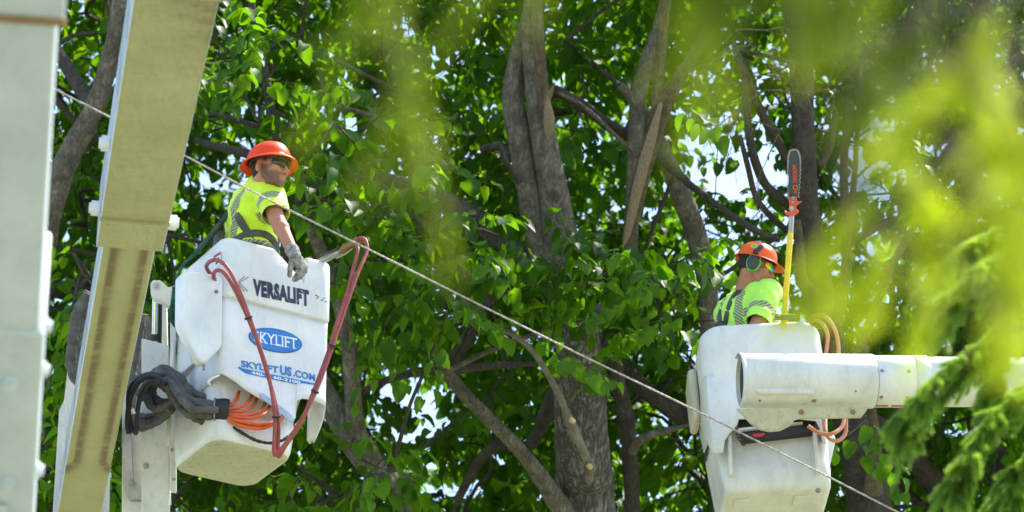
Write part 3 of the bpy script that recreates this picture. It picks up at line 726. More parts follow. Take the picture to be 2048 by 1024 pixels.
# ------------------------------------------------------------------ bucket 2
_k = P(1398, 652, 19.0); yaw2 = R(1.5); roll2 = R(-4.2)
U2 = Vector((math.cos(yaw2), math.sin(yaw2), 0)); V2 = Vector((-math.sin(yaw2), math.cos(yaw2), 0))
Mx = Matrix.Rotation(roll2, 3, V2); U2 = Mx @ U2; Z2 = Mx @ Vector((0, 0, 1))
if U2.z < 0:
    Mx = Matrix.Rotation(-roll2, 3, V2); U2 = Mx @ Vector((math.cos(yaw2), math.sin(yaw2), 0)); Z2 = Mx @ Vector((0, 0, 1))
O2 = _k + U2 * .34 + V2 * .31
F2 = lambda u, v, z: O2 + U2 * u + V2 * v + Z2 * z
f2 = lambda px, py, v=-.31: on_plane(px, py, F2, V2, U2, Z2, v)
b2 = thing('aerial_bucket', 'plain weathered white work bucket on the round boom, carrying the worker with ear muffs', 'bucket', O2 - Z2 * 1.1)
def rim2(u, v, z, v0): return z - (.03 * max(0, (abs(u) - .2) / .14) ** 2 if z > -.1 else 0)
q = tub(F2, [(-.93, -.2, .2, -.17, .2, .06), (-.5, -.28, .28, -.19, .25, .06), (-.35, -.28, .28, -.26, .25, .06), (-.02, -.30, .30, -.28, .28, .08), (0, -.322, .322, -.298, .298, .09),
             (-.008, -.334, .334, -.308, .306, .1), (-.03, -.34, .34, -.314, .31, .1), (-.2, -.343, .343, -.315, .312, .09), (-.36, -.34, .345, -.315, .312, .07), (-.52, -.325, .335, -.27, .305, .07), (-.56, -.322, .332, -.215, .305, .06),
             (-.7, -.315, .32, -.215, .295, .06), (-.82, -.304, .31, -.235, .285, .05), (-.88, -.30, .307, -.262, .285, .05), (-.94, -.288, .30, -.258, .275, .045), (-.972, -.284, .297, -.254, .27, .045), (-.988, -.270, .285, -.240, .26, .04), (-.992, -.250, .265, -.220, .24, .035)], rim2)
q.build('shell', MT['white_worn'], b2, angle=50)
# skirt with the arched opening
fr = [f2(x, y, -.335) for x, y in ((1446, 905), (1450, 880), (1458, 868), (1474, 850), (1478, 838), (1540, 836), (1600, 838), (1632, 842), (1640, 858), (1646, 884))]
path = [(-.352, .03, -.62), (-.352, -.2, -.66), (-.35, -.30, fr[0][1] + .03), (-.335, -.33, fr[0][1])] + [(u, -.335, z) for u, z in fr if u > -.33]
ue = path[-1][0]; ze = path[-1][2]
path += [(ue + .015, -.328, ze - .01), (ue + .02, -.30, ze + .02), (ue + .02, -.2, ze + .06)]
q = MB(); rows = 14
for (u, v, zb) in path:
    for j in range(rows + 1):
        s = j / rows; z0 = -.30; z = z0 + (zb - z0) * s
        k_ = min(1, s * 2.5); vv = v + (.024 * (1 - k_) if v < -.25 else 0); uu = u + (math.copysign(.008, -u) * (1 - k_) if abs(u) > .3 else 0)
        q.v.append(tuple(F2(uu, vv, z)))
for i in range(len(path) - 1):
    for j in range(rows): a0 = i * (rows + 1) + j; q.f.append((a0, a0 + 1, a0 + rows + 2, a0 + rows + 1)); q.m.append(0)
q.build('skirt', MT['white_worn'], b2, angle=50, solid=.008)
# recess behind the opening: black panel as its shade and dark hardware, hinge bar and side ribs
def p2(x, y, v): w = f2(x, y, v); return F2(w[0], v, w[1])
q = MB(); q.prism([p2(x, y, -.275) for x, y in ((1478, 840), (1632, 838), (1626, 864), (1486, 880))], V2 * .06); q.build('recess_shade_panel', MT['dark'], b2, smooth=False)
q = MB(); q.prism([p2(x, y, -.30) for x, y in ((1476, 856), (1606, 842), (1606, 846), (1476, 861))], V2 * .03); q.build('cross_bar', MT['post'], b2, bevel=.003)
q = MB(); q.prism([p2(x, y, -.30) for x, y in ((1456, 872), (1463, 868), (1466, 948), (1458, 950))], V2 * .10); q.build('rib', MT['white_worn'], b2, bevel=.004)
q = MB(); q.prism([p2(x, y, -.30) for x, y in ((1626, 862), (1634, 860), (1640, 945), (1632, 946))], V2 * .10); q.build('rib', MT['white_worn'], b2, bevel=.004)
q = MB(); q.prism([p2(x, y, -.31) for x, y in ((1505, 868), (1530, 866), (1526, 872), (1508, 873))], V2 * .01); q.build('red_tag', MT['red'], b2, smooth=False)
for i in range(7):
    c = p2(1474 + i * 2.2, 868 + i * 3.6, -.31); q = MB(); sp = [c + (U2 * math.cos(w) * .009 + (Z2 if i % 2 else V2) * math.sin(w) * .009) for w in [2 * PI * j / 10 for j in range(11)]]
    q.tube(sp, .0032, 6); q.build('chain_link', MT['bar'], b2)
q = MB(); q.prism([p2(x, y, -.268) for x, y in ((1480, 1010), (1500, 1008), (1500, 1030), (1480, 1032))], V2 * .002)
for ux in (-.19, .14):
    q = MB(); q.box(F2(ux, -.10, -.995), (.085, .14, .012), (U2, V2, Z2)); q.build('foot_pad', MT['white_worn'], b2, bevel=.005)
q = MB(); q.bolt(p2(1636, 981, -.268), -V2, .011, .012); q.build('bolt', MT['bolt'], b2)
q = MB(); q.prism([F2(*w) for w in ((-.346, .26, -.14), (-.346, .05, -.10), (-.346, -.03, -.13), (-.346, -.03, -.42), (-.346, 0, -.45), (-.346, .24, -.42))], -U2 * .045)
q.build('side_box', MT['cream'], b2, bevel=.02, seg=3)
q = MB(); q.prism([p2(x, y, .1) for x, y in ((1640, 862), (1668, 868), (1672, 876), (1660, 932), (1654, 937), (1636, 936))], V2 * .12); q.build('tool_pouch', MT['white_worn'], b2, bevel=.01)
q = MB(); q.ell(F2(-.318, -.24, -.30), (.022, .035, .05), (U2, V2, Z2)); q.build('moulded_boss', MT['cream'], b2)
text_part('VERSALIFT', F2(-.32, .22, -.62), -V2, (Z2 * .99 + U2 * .04).normalized(), .36, .08, MT['textdark'], b2, name='lettering_versalift', bold=.04, nrm=-U2, lift=.006, depth=.003)

# round boom of bucket 2
E0 = P(1476, 761, 18.25); E1 = P(1950, 764, 18.42)
ax = (E1 - E0).normalized(); by = ax.cross(Vector((0, 0, 1))).normalized(); by = -by if by.y > 0 else by   # towards the camera
bz = by.cross(ax); bz = bz if bz.z > 0 else -bz
def bx_at(px): # point on axis seen at px
    s = (px - 1476) / (1950 - 1476); d0, d1 = 18.25, 18.42
    iv = (1 / d0) * (1 - s) + (1 / d1) * s; return P(px, 761 + 3 * s, 1 / iv)
bo = thing('round_boom', 'weathered white round boom running in from the right edge to the plain bucket', 'boom', E0)
def tubeseg(x0, x1, r, name, mat, th=.006, seg=56):
    q = MB(); p0 = bx_at(x0); p1 = bx_at(x1); L = (p1 - p0); vs = []; fs = []
    for c, rr in ((p0, r - th), (p0, r - .002), (p0 + ax * .003, r), (p1 - ax * .003, r), (p1, r - .002), (p1, r - th)):
        for k in range(seg): w = 2 * PI * k / seg; vs.append(c + by * (rr * math.cos(w)) + bz * (rr * math.sin(w)))
    for i in range(6):
        j = (i + 1) % 6
        for k in range(seg): fs.append((i * seg + k, i * seg + (k + 1) % seg, j * seg + (k + 1) % seg, j * seg + k))
    q.add(vs, fs); return q.build(name, mat, bo, angle=35)
tubeseg(1482, 1745, .1465, 'outer_sleeve', MT['white_worn'])
tubeseg(1747, 1822, .1405, 'bolted_sleeve', MT['white'])
tubeseg(1824, 1851, .1425, 'collar', MT['white_worn'])
tubeseg(1500, 3000, .1355, 'inner_tube', MT['white_worn'])
q = MB(); c = bx_at(1490); q.tube([c, c + ax * .01], .140, 40); q.build('end_disc', MT['dark'], bo)
# flared end shield of the sleeve
q = MB(); vs = []; seg = 40
for i, (off, rr) in enumerate(((0, .1475), (-.012, .150), (-.022, .148))):
    for k in range(seg + 1):
        w = R(-100) + R(200) * k / seg; vs.append(bx_at(1484) + ax * off + by * (rr * math.cos(w)) + bz * (rr * math.sin(w)))
fs = [(i * (seg + 1) + k, i * (seg + 1) + k + 1, (i + 1) * (seg + 1) + k + 1, (i + 1) * (seg + 1) + k) for i in range(2) for k in range(seg)]
q.add(vs, fs); q.build('end_shield', MT['post'], bo, solid=.006)
def on_boom(px, w, r): return bx_at(px) + by * (r * math.cos(w)) + bz * (r * math.sin(w)), (by * math.cos(w) + bz * math.sin(w))
def wy(py, r=.1405): # angle on tube for image y
    s = (762 - py) / 367.0 / r; return math.asin(max(-1, min(1, s))) - R(26)
for x, y in ((1753, 740), (1806, 741), (1753, 792), (1805, 793)):
    p, n = on_boom(x, wy(y), .1405); q = MB(); q.bolt(p, n, .0075, .006); q.build('bolt', MT['bolt'], bo)
for x, y, r in ((1512, 800, .006), (1620, 800, .009), (1700, 780, .004)):
    p, n = on_boom(x, wy(y, .1465), .1465); q = MB(); q.bolt(p, n, r, .005); q.build('bolt', MT['bolt'], bo)
# raised rib pressed into the sleeve
q = MB(); w = wy(782, .1465); a0, n0 = on_boom(1508, w, .1455); a1, n1 = on_boom(1612, w, .1455)
q.cap(a0, a1, .017, .017, 12); q.build('pressed_rib', MT['white_worn'], bo)
# lower flange with half-round plate
fl = [(1473, 817), (1500, 816), (1600, 815), (1737, 813), (1731, 822), (1722, 834), (1600, 836), (1590, 838), (1578, 851), (1560, 860), (1540, 862), (1520, 858), (1500, 845), (1486, 830)]
d_ = 18.05
q = MB(); q.prism([P(x, y, 18.12 + .15 * (x - 1476) / 474) for x, y in fl], Vector((0, .02, 0))); q.build('lower_flange', MT['cream'], bo, bevel=.004)
for x, y in ((1603, 824), (1706, 824)):
    q = MB(); q.bolt(P(x, y, 18.11 + .15 * (x - 1476) / 474), -FWD, .010, .008); q.build('rusty_bolt', MT['rust'], bo)
q = MB(); u_ = 1770
for x0, x1 in ((1742, 1772), (1778, 1806)):
    a0, n0 = on_boom(x0, wy(811.5, .1407), .1412); a1, _ = on_boom(x1, wy(811.5, .1407), .1412); a2_, _ = on_boom(x1, wy(808, .1407), .1412); a3_, _ = on_boom(x0, wy(808, .1407), .1412)
    q.add([a0, a1, a2_, a3_], [(0, 1, 2, 3)])
q.build('warning_strip', MT['red'], bo, smooth=False)
q = MB(); pts = []
for i in range(14):
    w = 2 * PI * i / 14; rr = .8 + .4 * random.random(); p, n = on_boom(1866 + 10 * rr * math.cos(w), wy(754 + 7 * rr * math.sin(w), .1355), .1362); pts.append(p)
q.add(pts, [tuple(range(14))]); q.build('rust_patch', MT['rust'], bo, smooth=False)

h2_ = thing('bucket_hoses', 'tan hydraulic hoses looping at the right side of the plain bucket', 'hoses', P(1660, 860, 18.8))
hose([(1618, 640, 19.3), (1632, 631, 19.1), (1650, 633, 18.95), (1668, 655, 18.9), (1677, 690, 18.9), (1676, 730, 18.9)], .011, 'hose', MT['tanhose'], h2_)
hose([(1612, 650, 19.3), (1630, 640, 19.1), (1643, 646, 18.95), (1655, 668, 18.9), (1653, 700, 18.9), (1646, 730, 18.9)], .011, 'hose', MT['tanhose'], h2_)
hose([(1616, 852, 18.6), (1640, 866, 18.6), (1662, 868, 18.55), (1682, 856, 18.6), (1688, 838, 18.65), (1686, 815, 18.7)], .011, 'hose', MT['tanhose'], h2_)
hose([(1648, 820, 18.7), (1648, 850, 18.65), (1656, 874, 18.6), (1674, 882, 18.6), (1690, 868, 18.65), (1692, 840, 18.7), (1690, 815, 18.7)], .011, 'hose', MT['tanhose'], h2_)
# ------------------------------------------------------------------ people
def remesh(mb, voxel, smooth=4, factor=.5):
    me = mb.mesh('tmp'); o = bpy.data.objects.new('tmp', me); COL.objects.link(o)
    r = o.modifiers.new('r', 'REMESH'); r.mode = 'VOXEL'; r.voxel_size = voxel
    s = o.modifiers.new('s', 'SMOOTH'); s.iterations = smooth; s.factor = factor
    dg = bpy.context.evaluated_depsgraph_get(); dg.update()
    res = bpy.data.meshes.new_from_object(o.evaluated_get(dg)); bpy.data.objects.remove(o); return res
def coords_of(me):
    a = np.empty(len(me.vertices) * 3); me.vertices.foreach_get('co', a); return a.reshape(-1, 3)
def finish(me, name, mats, parent, base):
    a = coords_of(me) - np.array(base); me.vertices.foreach_set('co', a.ravel())
    me.materials.clear()
    for m in (mats if isinstance(mats, (list, tuple)) else [mats]): me.materials.append(m)
    me.polygons.foreach_set('use_smooth', [True] * len(me.polygons)); me.update(); me.name = name
    return link(bpy.data.objects.new(name, me), parent)
def ss(x, a, b): t = np.clip((x - a) / (b - a), 0, 1); return t * t * (3 - 2 * t)
def hand(mb, W, hd, pn, side, s=1.0, curl=(.5, .6, .4), inf=0.0, spread=.06):
    """W wrist, hd along the palm, pn where the palm faces, side towards the thumb"""
    hd = hd.normalized(); pn = (pn - hd * pn.dot(hd)).normalized(); sd = (side - hd * side.dot(hd) - pn * side.dot(pn)).normalized()
    c = W + hd * .05 * s; mb.ell(c, (.052 * s + inf, .041 * s + inf, .017 * s + inf), (hd, sd, pn), 18, 12)
    mb.cap(W - hd * .01, W + hd * .03 * s, .026 * s + inf, .024 * s + inf, 12)
    for i, (off, L) in enumerate(((.030, .92), (.010, 1.0), (-.010, .95), (-.029, .76))):
        p = W + hd * .085 * s + sd * off * s; d = (hd + sd * (off / .03) * spread).normalized(); r = .0098 * s
        mb.cap(W + hd * .045 * s + sd * off * .8 * s, p, .011 * s + inf, r + inf, 10)
        a = 0
        for seg_, (ln, cu) in enumerate(zip((.040, .027, .021), curl)):
            a += cu * (1 + .12 * i); dd = (d * math.cos(a) + pn * math.sin(a)); e = p + dd * ln * L * s
            mb.cap(p, e, (r if seg_ == 0 else r * .95) + inf, r * (.93 - .07 * seg_) + inf, 10); p = e
    p = W + hd * .022 * s + sd * .028 * s; d = (hd * .6 + sd * .75 + pn * .35).normalized()
    for ln, r in ((.038, .0135), (.030, .0115), (.024, .010)):
        e = p + d * ln * s; mb.cap(p, e, r * s + inf, r * .92 * s + inf, 10); p = e; d = (d + hd * .35 + pn * .25 - sd * .15).normalized()
def head_axes(yaw, pitch, roll):
    f = Vector((math.cos(yaw) * math.cos(pitch), math.sin(yaw) * math.cos(pitch), math.sin(pitch)))
    l = Vector((-math.sin(yaw), math.cos(yaw), 0)); u = f.cross(l)
    M = Matrix.Rotation(roll, 3, f); return f, M @ l, M @ u
def head_parts(mb, Hc, ax, s=1.0):
    f, l, u = ax
    H = lambda x, y, z: Hc + f * x * s + l * y * s + u * z * s
    E = lambda c, r, seg=24, ring=16: mb.ell(H(*c), tuple(q * s for q in r), ax, seg, ring)
    E((-.012, 0, .032), (.100, .077, .088)); E((.028, 0, -.03), (.066, .062, .082)); E((.0, 0, -.02), (.075, .068, .07))
    E((.030, 0, -.075), (.055, .052, .040)); E((.070, 0, -.098), (.024, .027, .020))
    for q in (-1, 1):
        E((.060, .038 * q, -.020), (.030, .026, .022)); mb.cap(H(-.0, .058 * q, -.05), H(.05, .036 * q, -.094), .017 * s, .018 * s)
        mb.cap(H(.084, .012 * q, .022), H(.070, .048 * q, .020), .012 * s, .011 * s)
        mb.ell(H(-.010, .083 * q, -.012), (.021 * s, .012 * s, .036 * s), (Matrix.Rotation(.25, 3, l) @ f, l, Matrix.Rotation(.25, 3, l) @ u), 16, 12)
        mb.cap(H(-.022, .084 * q, .012), H(-.020, .083 * q, -.022), .0055 * s, .005 * s); mb.cap(H(-.018, .085 * q, .018), H(.004, .083 * q, .018), .0055 * s, .005 * s)
        mb.cap(H(.006, .080 * q, -.034), H(.008, .077 * q, -.038), .008 * s, .006 * s)
        E((.104, .011 * q, -.040), (.010, .008, .008)); E((.074, .031 * q, .006), (.014, .015, .011))
    mb.cap(H(.088, 0, .012), H(.112, 0, -.032), .0085 * s, .0115 * s); E((.121, 0, -.035), (.011, .0115, .010))
    E((.086, 0, -.056), (.016, .024, .012)); E((.094, 0, -.0635), (.011, .021, .0055)); E((.091, 0, -.075), (.011, .019, .0065)); E((.080, 0, -.085), (.013, .02, .009))
def person(tag_, label, O, yaw, lean, Hc, hax, skin, shirt, rh, lh, fold, band_fn, hscale=1.0, rhand=None, lhand=None, girth=1.0, lo=Vector((0, 0, 0))):
    F = Vector((math.cos(yaw), math.sin(yaw), 0)); Lf = Vector((-math.sin(yaw), math.cos(yaw), 0)); Zv = Vector((0, 0, 1))
    ax0 = (F, Lf, Zv)
    T = lambda f, l, z: O + F * (f + lean[0] * max(0, z - .95)) + Lf * (l + lean[1] * max(0, z - .95)) + Zv * z
    per = thing('person', label, 'person', O)
    mb = MB(); g = girth
    mb.ell(T(0, 0, .95), (.125 * g, .165 * g, .14), ax0); mb.ell(T(0, 0, 1.10), (.115 * g, .150 * g, .18), ax0); mb.ell(T(0, 0, 1.28), (.125 * g, .170 * g, .19), ax0)
    mb.cap(T(0, -.13, 1.405), T(0, .13, 1.405), .07, .07); mb.cap(T(-.02, 0, 1.40), Hc - hax[2] * .045 - hax[0] * .022, .072, .057)
    shd = {}
    for sgn, tgt, key in ((-1, rh, 'r'), (1, lh, 'l')):
        S = T(0, .185 * sgn, 1.395); W = tgt; D = W - S; ua_, fa_ = .29, .265
        L = min(D.length, ua_ + fa_ - .004); W = S + D.normalized() * L
        a = (ua_ ** 2 - fa_ ** 2 + L * L) / (2 * L); hgt = math.sqrt(max(0, ua_ ** 2 - a * a)); dn = D.normalized()
        pole = fold[0 if sgn < 0 else 1]; pole = (pole - dn * pole.dot(dn)).normalized(); El = S + dn * a + pole * hgt
        mb.ell(S, (.064, .064, .064), ax0); mb.cap(S, El, .055, .043, 18); mb.ell(S.lerp(El, .45), .053, None); mb.cap(El, W, .0435, .029, 18); mb.ell(El.lerp(W, .28), .0455)
        shd[key] = (S, El, W)
        hh_ = rhand if sgn < 0 else lhand
        hand(mb, W, *(hh_[0], hh_[1], hh_[2]), s=1.0, curl=hh_[3])
        hip = T(0, .09 * sgn, .90); kn = T(.03, .085 * sgn, .50) + lo * .7; an = T(-.01, .08 * sgn, .10) + lo
        mb.cap(hip, kn, .088, .058); mb.cap(kn, an, .055, .042); mb.cap(an + Vector((0, 0, -.04)), T(.13, .08 * sgn, .055) + lo, .045, .04)
    head_parts(mb, Hc, hax, hscale)
    me = remesh(mb, .0048, 3)
    co = coords_of(me); q = (co - np.array(Hc)) / hscale
    x = q @ np.array(hax[0]); y = q @ np.array(hax[1]); z = q @ np.array(hax[2])
    inh = (np.abs(x) < .14) & (np.abs(y) < .11) & (z > -.135) & (z < .14)
    cheek = ss(x, -.005, .02) * (1 - ss(z, -.052, -.030)) * ss(z, -.135, -.10)
    side = ss(x, -.012, .004) * (1 - ss(x, .022, .045)) * (1 - ss(z, -.012, .01)) * (np.abs(y) > .045)
    mous = ss(x, .075, .085) * (np.abs(y) < .032) * ss(z, -.062, -.057) * (1 - ss(z, -.050, -.044))
    under = (1 - ss(z, -.088, -.078)) * ss(x, .0, .02) * ss(z, -.14, -.115)
    lipm = ss(x, .088, .094) * (1 - ss(np.abs(y), .020, .027)) * ss(z, -.084, -.079) * (1 - ss(z, -.0600, -.0565))
    beard = np.clip(cheek + side + mous + under, 0, 1) * inh * (1 - lipm) * (1 - ss(x, .080, .09) * (z > -.086) * (z < -.04) * (np.abs(y) < .024) * (mous < .1))
    for nm, val in (('beard', beard * (.8 if tag_ == 1 else .35)), ('lip', lipm * inh * .45)):
        at = me.attributes.new(nm, 'FLOAT', 'POINT'); at.data.foreach_set('value', val.astype(np.float32))
    finish(me, 'body', skin, per, O)
    # trousers
    tb_ = MB(); tb_.ell(T(0, 0, .95), (.14 * g, .182 * g, .15), ax0); tb_.ell(T(0, 0, 1.02), (.134 * g, .17 * g, .10), ax0)
    for sgn in (-1, 1):
        tb_.cap(T(0, .09 * sgn, .90), T(.03, .085 * sgn, .50) + lo * .7, .100, .075); tb_.cap(T(.03, .085 * sgn, .50) + lo * .7, T(-.01, .08 * sgn, .12) + lo, .075, .06)
    finish(remesh(tb_, .012, 3), 'trousers', MT['pants'], per, O)
    # shirt
    sb = MB(); g2 = g
    sb.ell(T(0, 0, .98), (.145 * g2, .180 * g2, .16), ax0, 28, 18); sb.ell(T(0, 0, 1.12), (.142 * g2, .178 * g2, .20), ax0, 28, 18); sb.ell(T(0, 0, 1.27), (.148 * g2, .192 * g2, .19), ax0, 28, 18)
    sb.cap(T(-.01, -.14, 1.395), T(-.01, .14, 1.395), .084, .084, 20); sb.cap(T(-.02, 0, 1.40), T(-.015, 0, 1.47), .105, .070, 20)
    sl_ = []
    for key in 'rl':
        S, El, W = shd[key]; e = S.lerp(El, .9); sb.cap(S + (El - S) * .02, e + (El - S) * .2, .074, .065, 22); sb.ell(S, .076, None, 20, 14); sl_.append((S, El, e))
    me = remesh(sb, .0075, 6)
    bm = bmesh.new(); bm.from_mesh(me)
    for S, El, e in sl_:
        n = (El - S).normalized(); geom = [v for v in bm.verts if (v.co - e).length < .16]
        kill = [v for v in bm.verts if (v.co - e).dot(n) > 0 and (v.co - S).dot(n) > .12 and ((v.co - S) - n * (v.co - S).dot(n)).length < .10 and (v.co - e).length < .2]
        bmesh.ops.delete(bm, geom=kill, context='VERTS')
    nc = T(-.015, 0, 1.46); nn = (Zv * .9 + F * .25).normalized()
    bmesh.ops.delete(bm, geom=[v for v in bm.verts if (v.co - nc).dot(nn) > .012 and ((v.co - nc).length < .16)], context='VERTS')
    bmesh.ops.delete(bm, geom=[v for v in bm.verts if v.co.z < O.z + .90], context='VERTS')
    # folds
    bm.normal_update()
    for v in bm.verts:
        p = v.co - O; n1 = noise.noise(Vector((p.x * 9, p.y * 9, p.z * 5 + tag_ * 7))); n2 = noise.noise(Vector((p.x * 22 + p.z * 12, p.y * 22, p.z * 14)))
        rd = 1 - abs(noise.noise(Vector((p.x * 7 + p.z * 9, p.y * 7 - p.z * 6, p.z * 4 + 3)))) * 2
        v.co += v.normal * (.010 * n1 + .005 * n2 + .008 * max(0, rd) ** 2)
    bm.to_mesh(me); bm.free()
    co = coords_of(me); band = np.full(len(co), -1.0); hatch = np.zeros(len(co))
    rel = co - np.array(O); zz = rel[:, 2]; ff = rel @ np.array(F) - lean[0] * np.maximum(0, zz - .95); ll = rel @ np.array(Lf) - lean[1] * np.maximum(0, zz - .95)
    band, hatch = band_fn(ff, ll, zz)
    for S, El, e in sl_:
        n = np.array((El - S).normalized()); r0 = co - np.array(S); al = r0 @ n; perp = np.linalg.norm(r0 - al[:, None] * n, axis=1)
        onarm = (perp < .115) & (al > .055)
        sgn = 1 if (S - O).dot(Lf) > 0 else -1; onarm &= (ll * sgn > .12)
        L = (e - S).length
        bnd = .026 - np.abs(al - L * .64)
        side_ = (r0 @ np.array(F)); band = np.where(onarm, bnd, band); hatch = np.where(onarm, al * .8 + side_ * .7, hatch)
    for nm, val in (('band', band), ('hatch', hatch)):
        at = me.attributes.new(nm, 'FLOAT', 'POINT'); at.data.foreach_set('value', val.astype(np.float32))
    bvh = BVHTree.FromPolygons([Vector(c) for c in co], [tuple(p.vertices) for p in me.polygons])
    so_ = finish(me, 'shirt', shirt, per, O)
    m_ = so_.modifiers.new('solid', 'SOLIDIFY'); m_.thickness = .003; m_.offset = 1
    return per, T, ax0, shd, bvh
def ribbon(bvh, T, path, w, name, mat, parent, off=.006):
    """path: list of (angle deg around the trunk: 0 front, 90 left, 180 back, -90 right; z)"""
    pts = []; ns = []
    for (a, z, *c) in path:
        cc = T(c[0] if c else 0, c[1] if len(c) > 1 else 0, z); d = (T(math.cos(R(a)), math.sin(R(a)), .9) - T(0, 0, .9)).normalized()
        if len(c) > 2: d = (d + Vector((0, 0, c[2]))).normalized()
        hit = bvh.ray_cast(cc + d * .6, -d)
        if hit[0] is None: continue
        pts.append(hit[0]); ns.append(hit[1] if hit[1].dot(d) > 0 else -hit[1])
    pts2 = spline(pts, 5); q = MB(); n = len(pts2)
    for i, p in enumerate(pts2):
        t = (pts2[min(i + 1, n - 1)] - pts2[max(i - 1, 0)]).normalized(); k = i / max(1, n - 1) * (len(ns) - 1); a = int(min(k, len(ns) - 2)); nn = ns[a].lerp(ns[a + 1], k - a).normalized()
        sd_ = t.cross(nn).normalized()
        q.v += [tuple(p + nn * off - sd_ * w / 2), tuple(p + nn * (off + .002)), tuple(p + nn * off + sd_ * w / 2), tuple(p - nn * .01 + sd_ * w / 2), tuple(p - nn * .01 - sd_ * w / 2)]
    for i in range(n - 1):
        for k in range(5): q.f.append((i * 5 + k, i * 5 + (k + 1) % 5, i * 5 + 5 + (k + 1) % 5, i * 5 + 5 + k)); q.m.append(0)
    q.f += [(0, 1, 2, 3, 4), tuple(range(n * 5 - 5, n * 5))[::-1]]; q.m += [0, 0]
    return q.build(name, mat, parent, angle=50)
def hat(Hc, hax, kind, mat, parent, s=1.0):
    f, l, u = hax
    tl_ = R(-7 if kind == 'brim' else -3); fu = Matrix.Rotation(tl_, 3, l); f = fu @ f; u = fu @ u
    H = lambda x, y, z: Hc + f * x * s + l * y * s + u * z * s
    seg = 64; rings = []
    A_, B_, Hh = (.124, .107, .106); z0 = .040
    for i in range(15):
        th = PI / 2 * i / 14; rings.append((math.sin(th) ** .92, z0 + Hh * math.cos(th) ** .9 if i < 14 else z0, 0))
    rings[0] = (.001, z0 + Hh, 0)
    if kind == 'brim': br = [(.008, -.003), (.018, -.008), (.028, -.015), (.032, -.020), (.033, -.025)]
    else: br = [(.006, -.004), (.012, -.008), (.016, -.011)]
    q = MB()
    for (r, z, _) in rings:
        for k in range(seg):
            w = 2 * PI * k / seg; x = A_ * r * math.cos(w) - .008; y = B_ * r * math.sin(w)
            zz = z
            if r < .95: zz += .007 * math.exp(-(y / .017) ** 2) * (1 - r ** 4) + (.003 * math.exp(-((abs(y) - .045) / .012) ** 2)) * (1 - r ** 3) * (r > .2)
            q.v.append(tuple(H(x, y, zz)))
    for (dr, dz) in br:
        for k in range(seg):
            w = 2 * PI * k / seg; c = math.cos(w); ff = 1 + (.15 * max(0, c) ** 2 if kind == 'brim' else 0)
            e = dr * ff
            if kind != 'brim': e = dr * (1 + 2.6 * max(0, c) ** 1.5)
            zz = z0 + dz * (1 + (1.3 * max(0, c) ** 2 if kind != 'brim' else .2 * c)) - (.004 * abs(math.sin(w)) if kind == 'brim' else 0)
            q.v.append(tuple(H((A_ + e) * math.cos(w) - .008, (B_ + e) * math.sin(w), zz)))
    nr = len(rings) + len(br)
    for i in range(nr - 1):
        for k in range(seg): q.f.append((i * seg + k, i * seg + (k + 1) % seg, (i + 1) * seg + (k + 1) % seg, (i + 1) * seg + k)); q.m.append(0)
    o = q.build('hard_hat', mat, parent, angle=60, solid=.0035)
    # inner band
    q = MB(); sp = [H((A_ - .02) * math.cos(w) - .008, (B_ - .018) * math.sin(w), z0 - .006) for w in [2 * PI * k / 40 for k in range(41)]]
    q.tube(sp, .007, 8); q.build('head_band', MT['dark'], o)
    return o, H
def glasses(Hc, hax, s, mat, parent, lensx=False):
    f, l, u = hax; H = lambda x, y, z: Hc + f * x * s + l * y * s + u * z * s
    fr_ = MB()
    for sg in (-1, 1):
        q = MB(); n = 14; m = 7; lx = []
        for i in range(n + 1):
            ph = R(6 + 56 * i / n); hgt = .0245 * (1 - .35 * max(0, (i / n - .45) / .55) ** 2) * (1 if i > 0 else .75); zc_ = .002 + .008 * i / n
            for j in range(m + 1):
                t = j / m * 2 - 1; q.v.append(tuple(H(.020 + (.090 - .006 * t * t) * math.cos(ph), sg * .080 * math.sin(ph), zc_ + hgt * t * (1.0 if t > 0 else 1 - .25 * (i / n))))); lx.append(i / n)
        for i in range(n):
            for j in range(m): a = i * (m + 1) + j; q.f.append((a, a + 1, a + m + 2, a + m + 1)); q.m.append(0)
        nm = 'lens'
        o = q.build(nm, mat, parent, angle=80, solid=.002)
        if lensx: at = o.data.attributes.new('lensx', 'FLOAT', 'POINT'); at.data.foreach_set('value', lx)
        fr_.tube(spline([H(.020 + .093 * math.cos(R(3)), 0, .018), H(.020 + .091 * math.cos(R(30)), sg * .080 * math.sin(R(30)), .0275), H(.020 + .091 * math.cos(R(60)), sg * .080 * math.sin(R(60)), .024), H(.03, sg * .081, .018), H(-.012, sg * .083, .014)], 6), .0026, 8)
    fr_.build('glasses_frame', MT['dark'], parent)
def hair_patch(Hc, hax, s, parent, zcut=-.045, xcut=.03, extra=.004, mat=None):
    f, l, u = hax; mb = MB(); mb.ell(Hc + f * -.012 * s + u * .032 * s, ((.100 + extra) * s, (.077 + extra) * s, (.088 + extra) * s), hax, 48, 36); mb.ell(Hc + f * -.035 * s + u * -.025 * s, ((.060 + extra) * s, (.058 + extra) * s, .05 * s), hax, 40, 24)
    me = remesh(mb, .005, 1); bm = bmesh.new(); bm.from_mesh(me)
    kill = []
    for v in bm.verts:
        q = v.co - Hc; x = q.dot(f) / s; y = q.dot(l) / s; z = q.dot(u) / s
        lim = xcut - (.028 if z < .004 else 0) + .008 * noise.noise(v.co * 90)
        if z < zcut + .006 * noise.noise(v.co * 120) or (x > lim and z < .06) or (abs(x + .008) < .024 and z < .028 and z > -.042 and abs(y) > .05): kill.append(v)
        else: v.co += (v.co - Hc).normalized() * .003 * noise.noise(v.co * 150)
    bmesh.ops.delete(bm, geom=kill, context='VERTS'); bm.to_mesh(me); bm.free()
    return finish(me, 'hair', mat or MT['hair'], parent, base_of(parent))

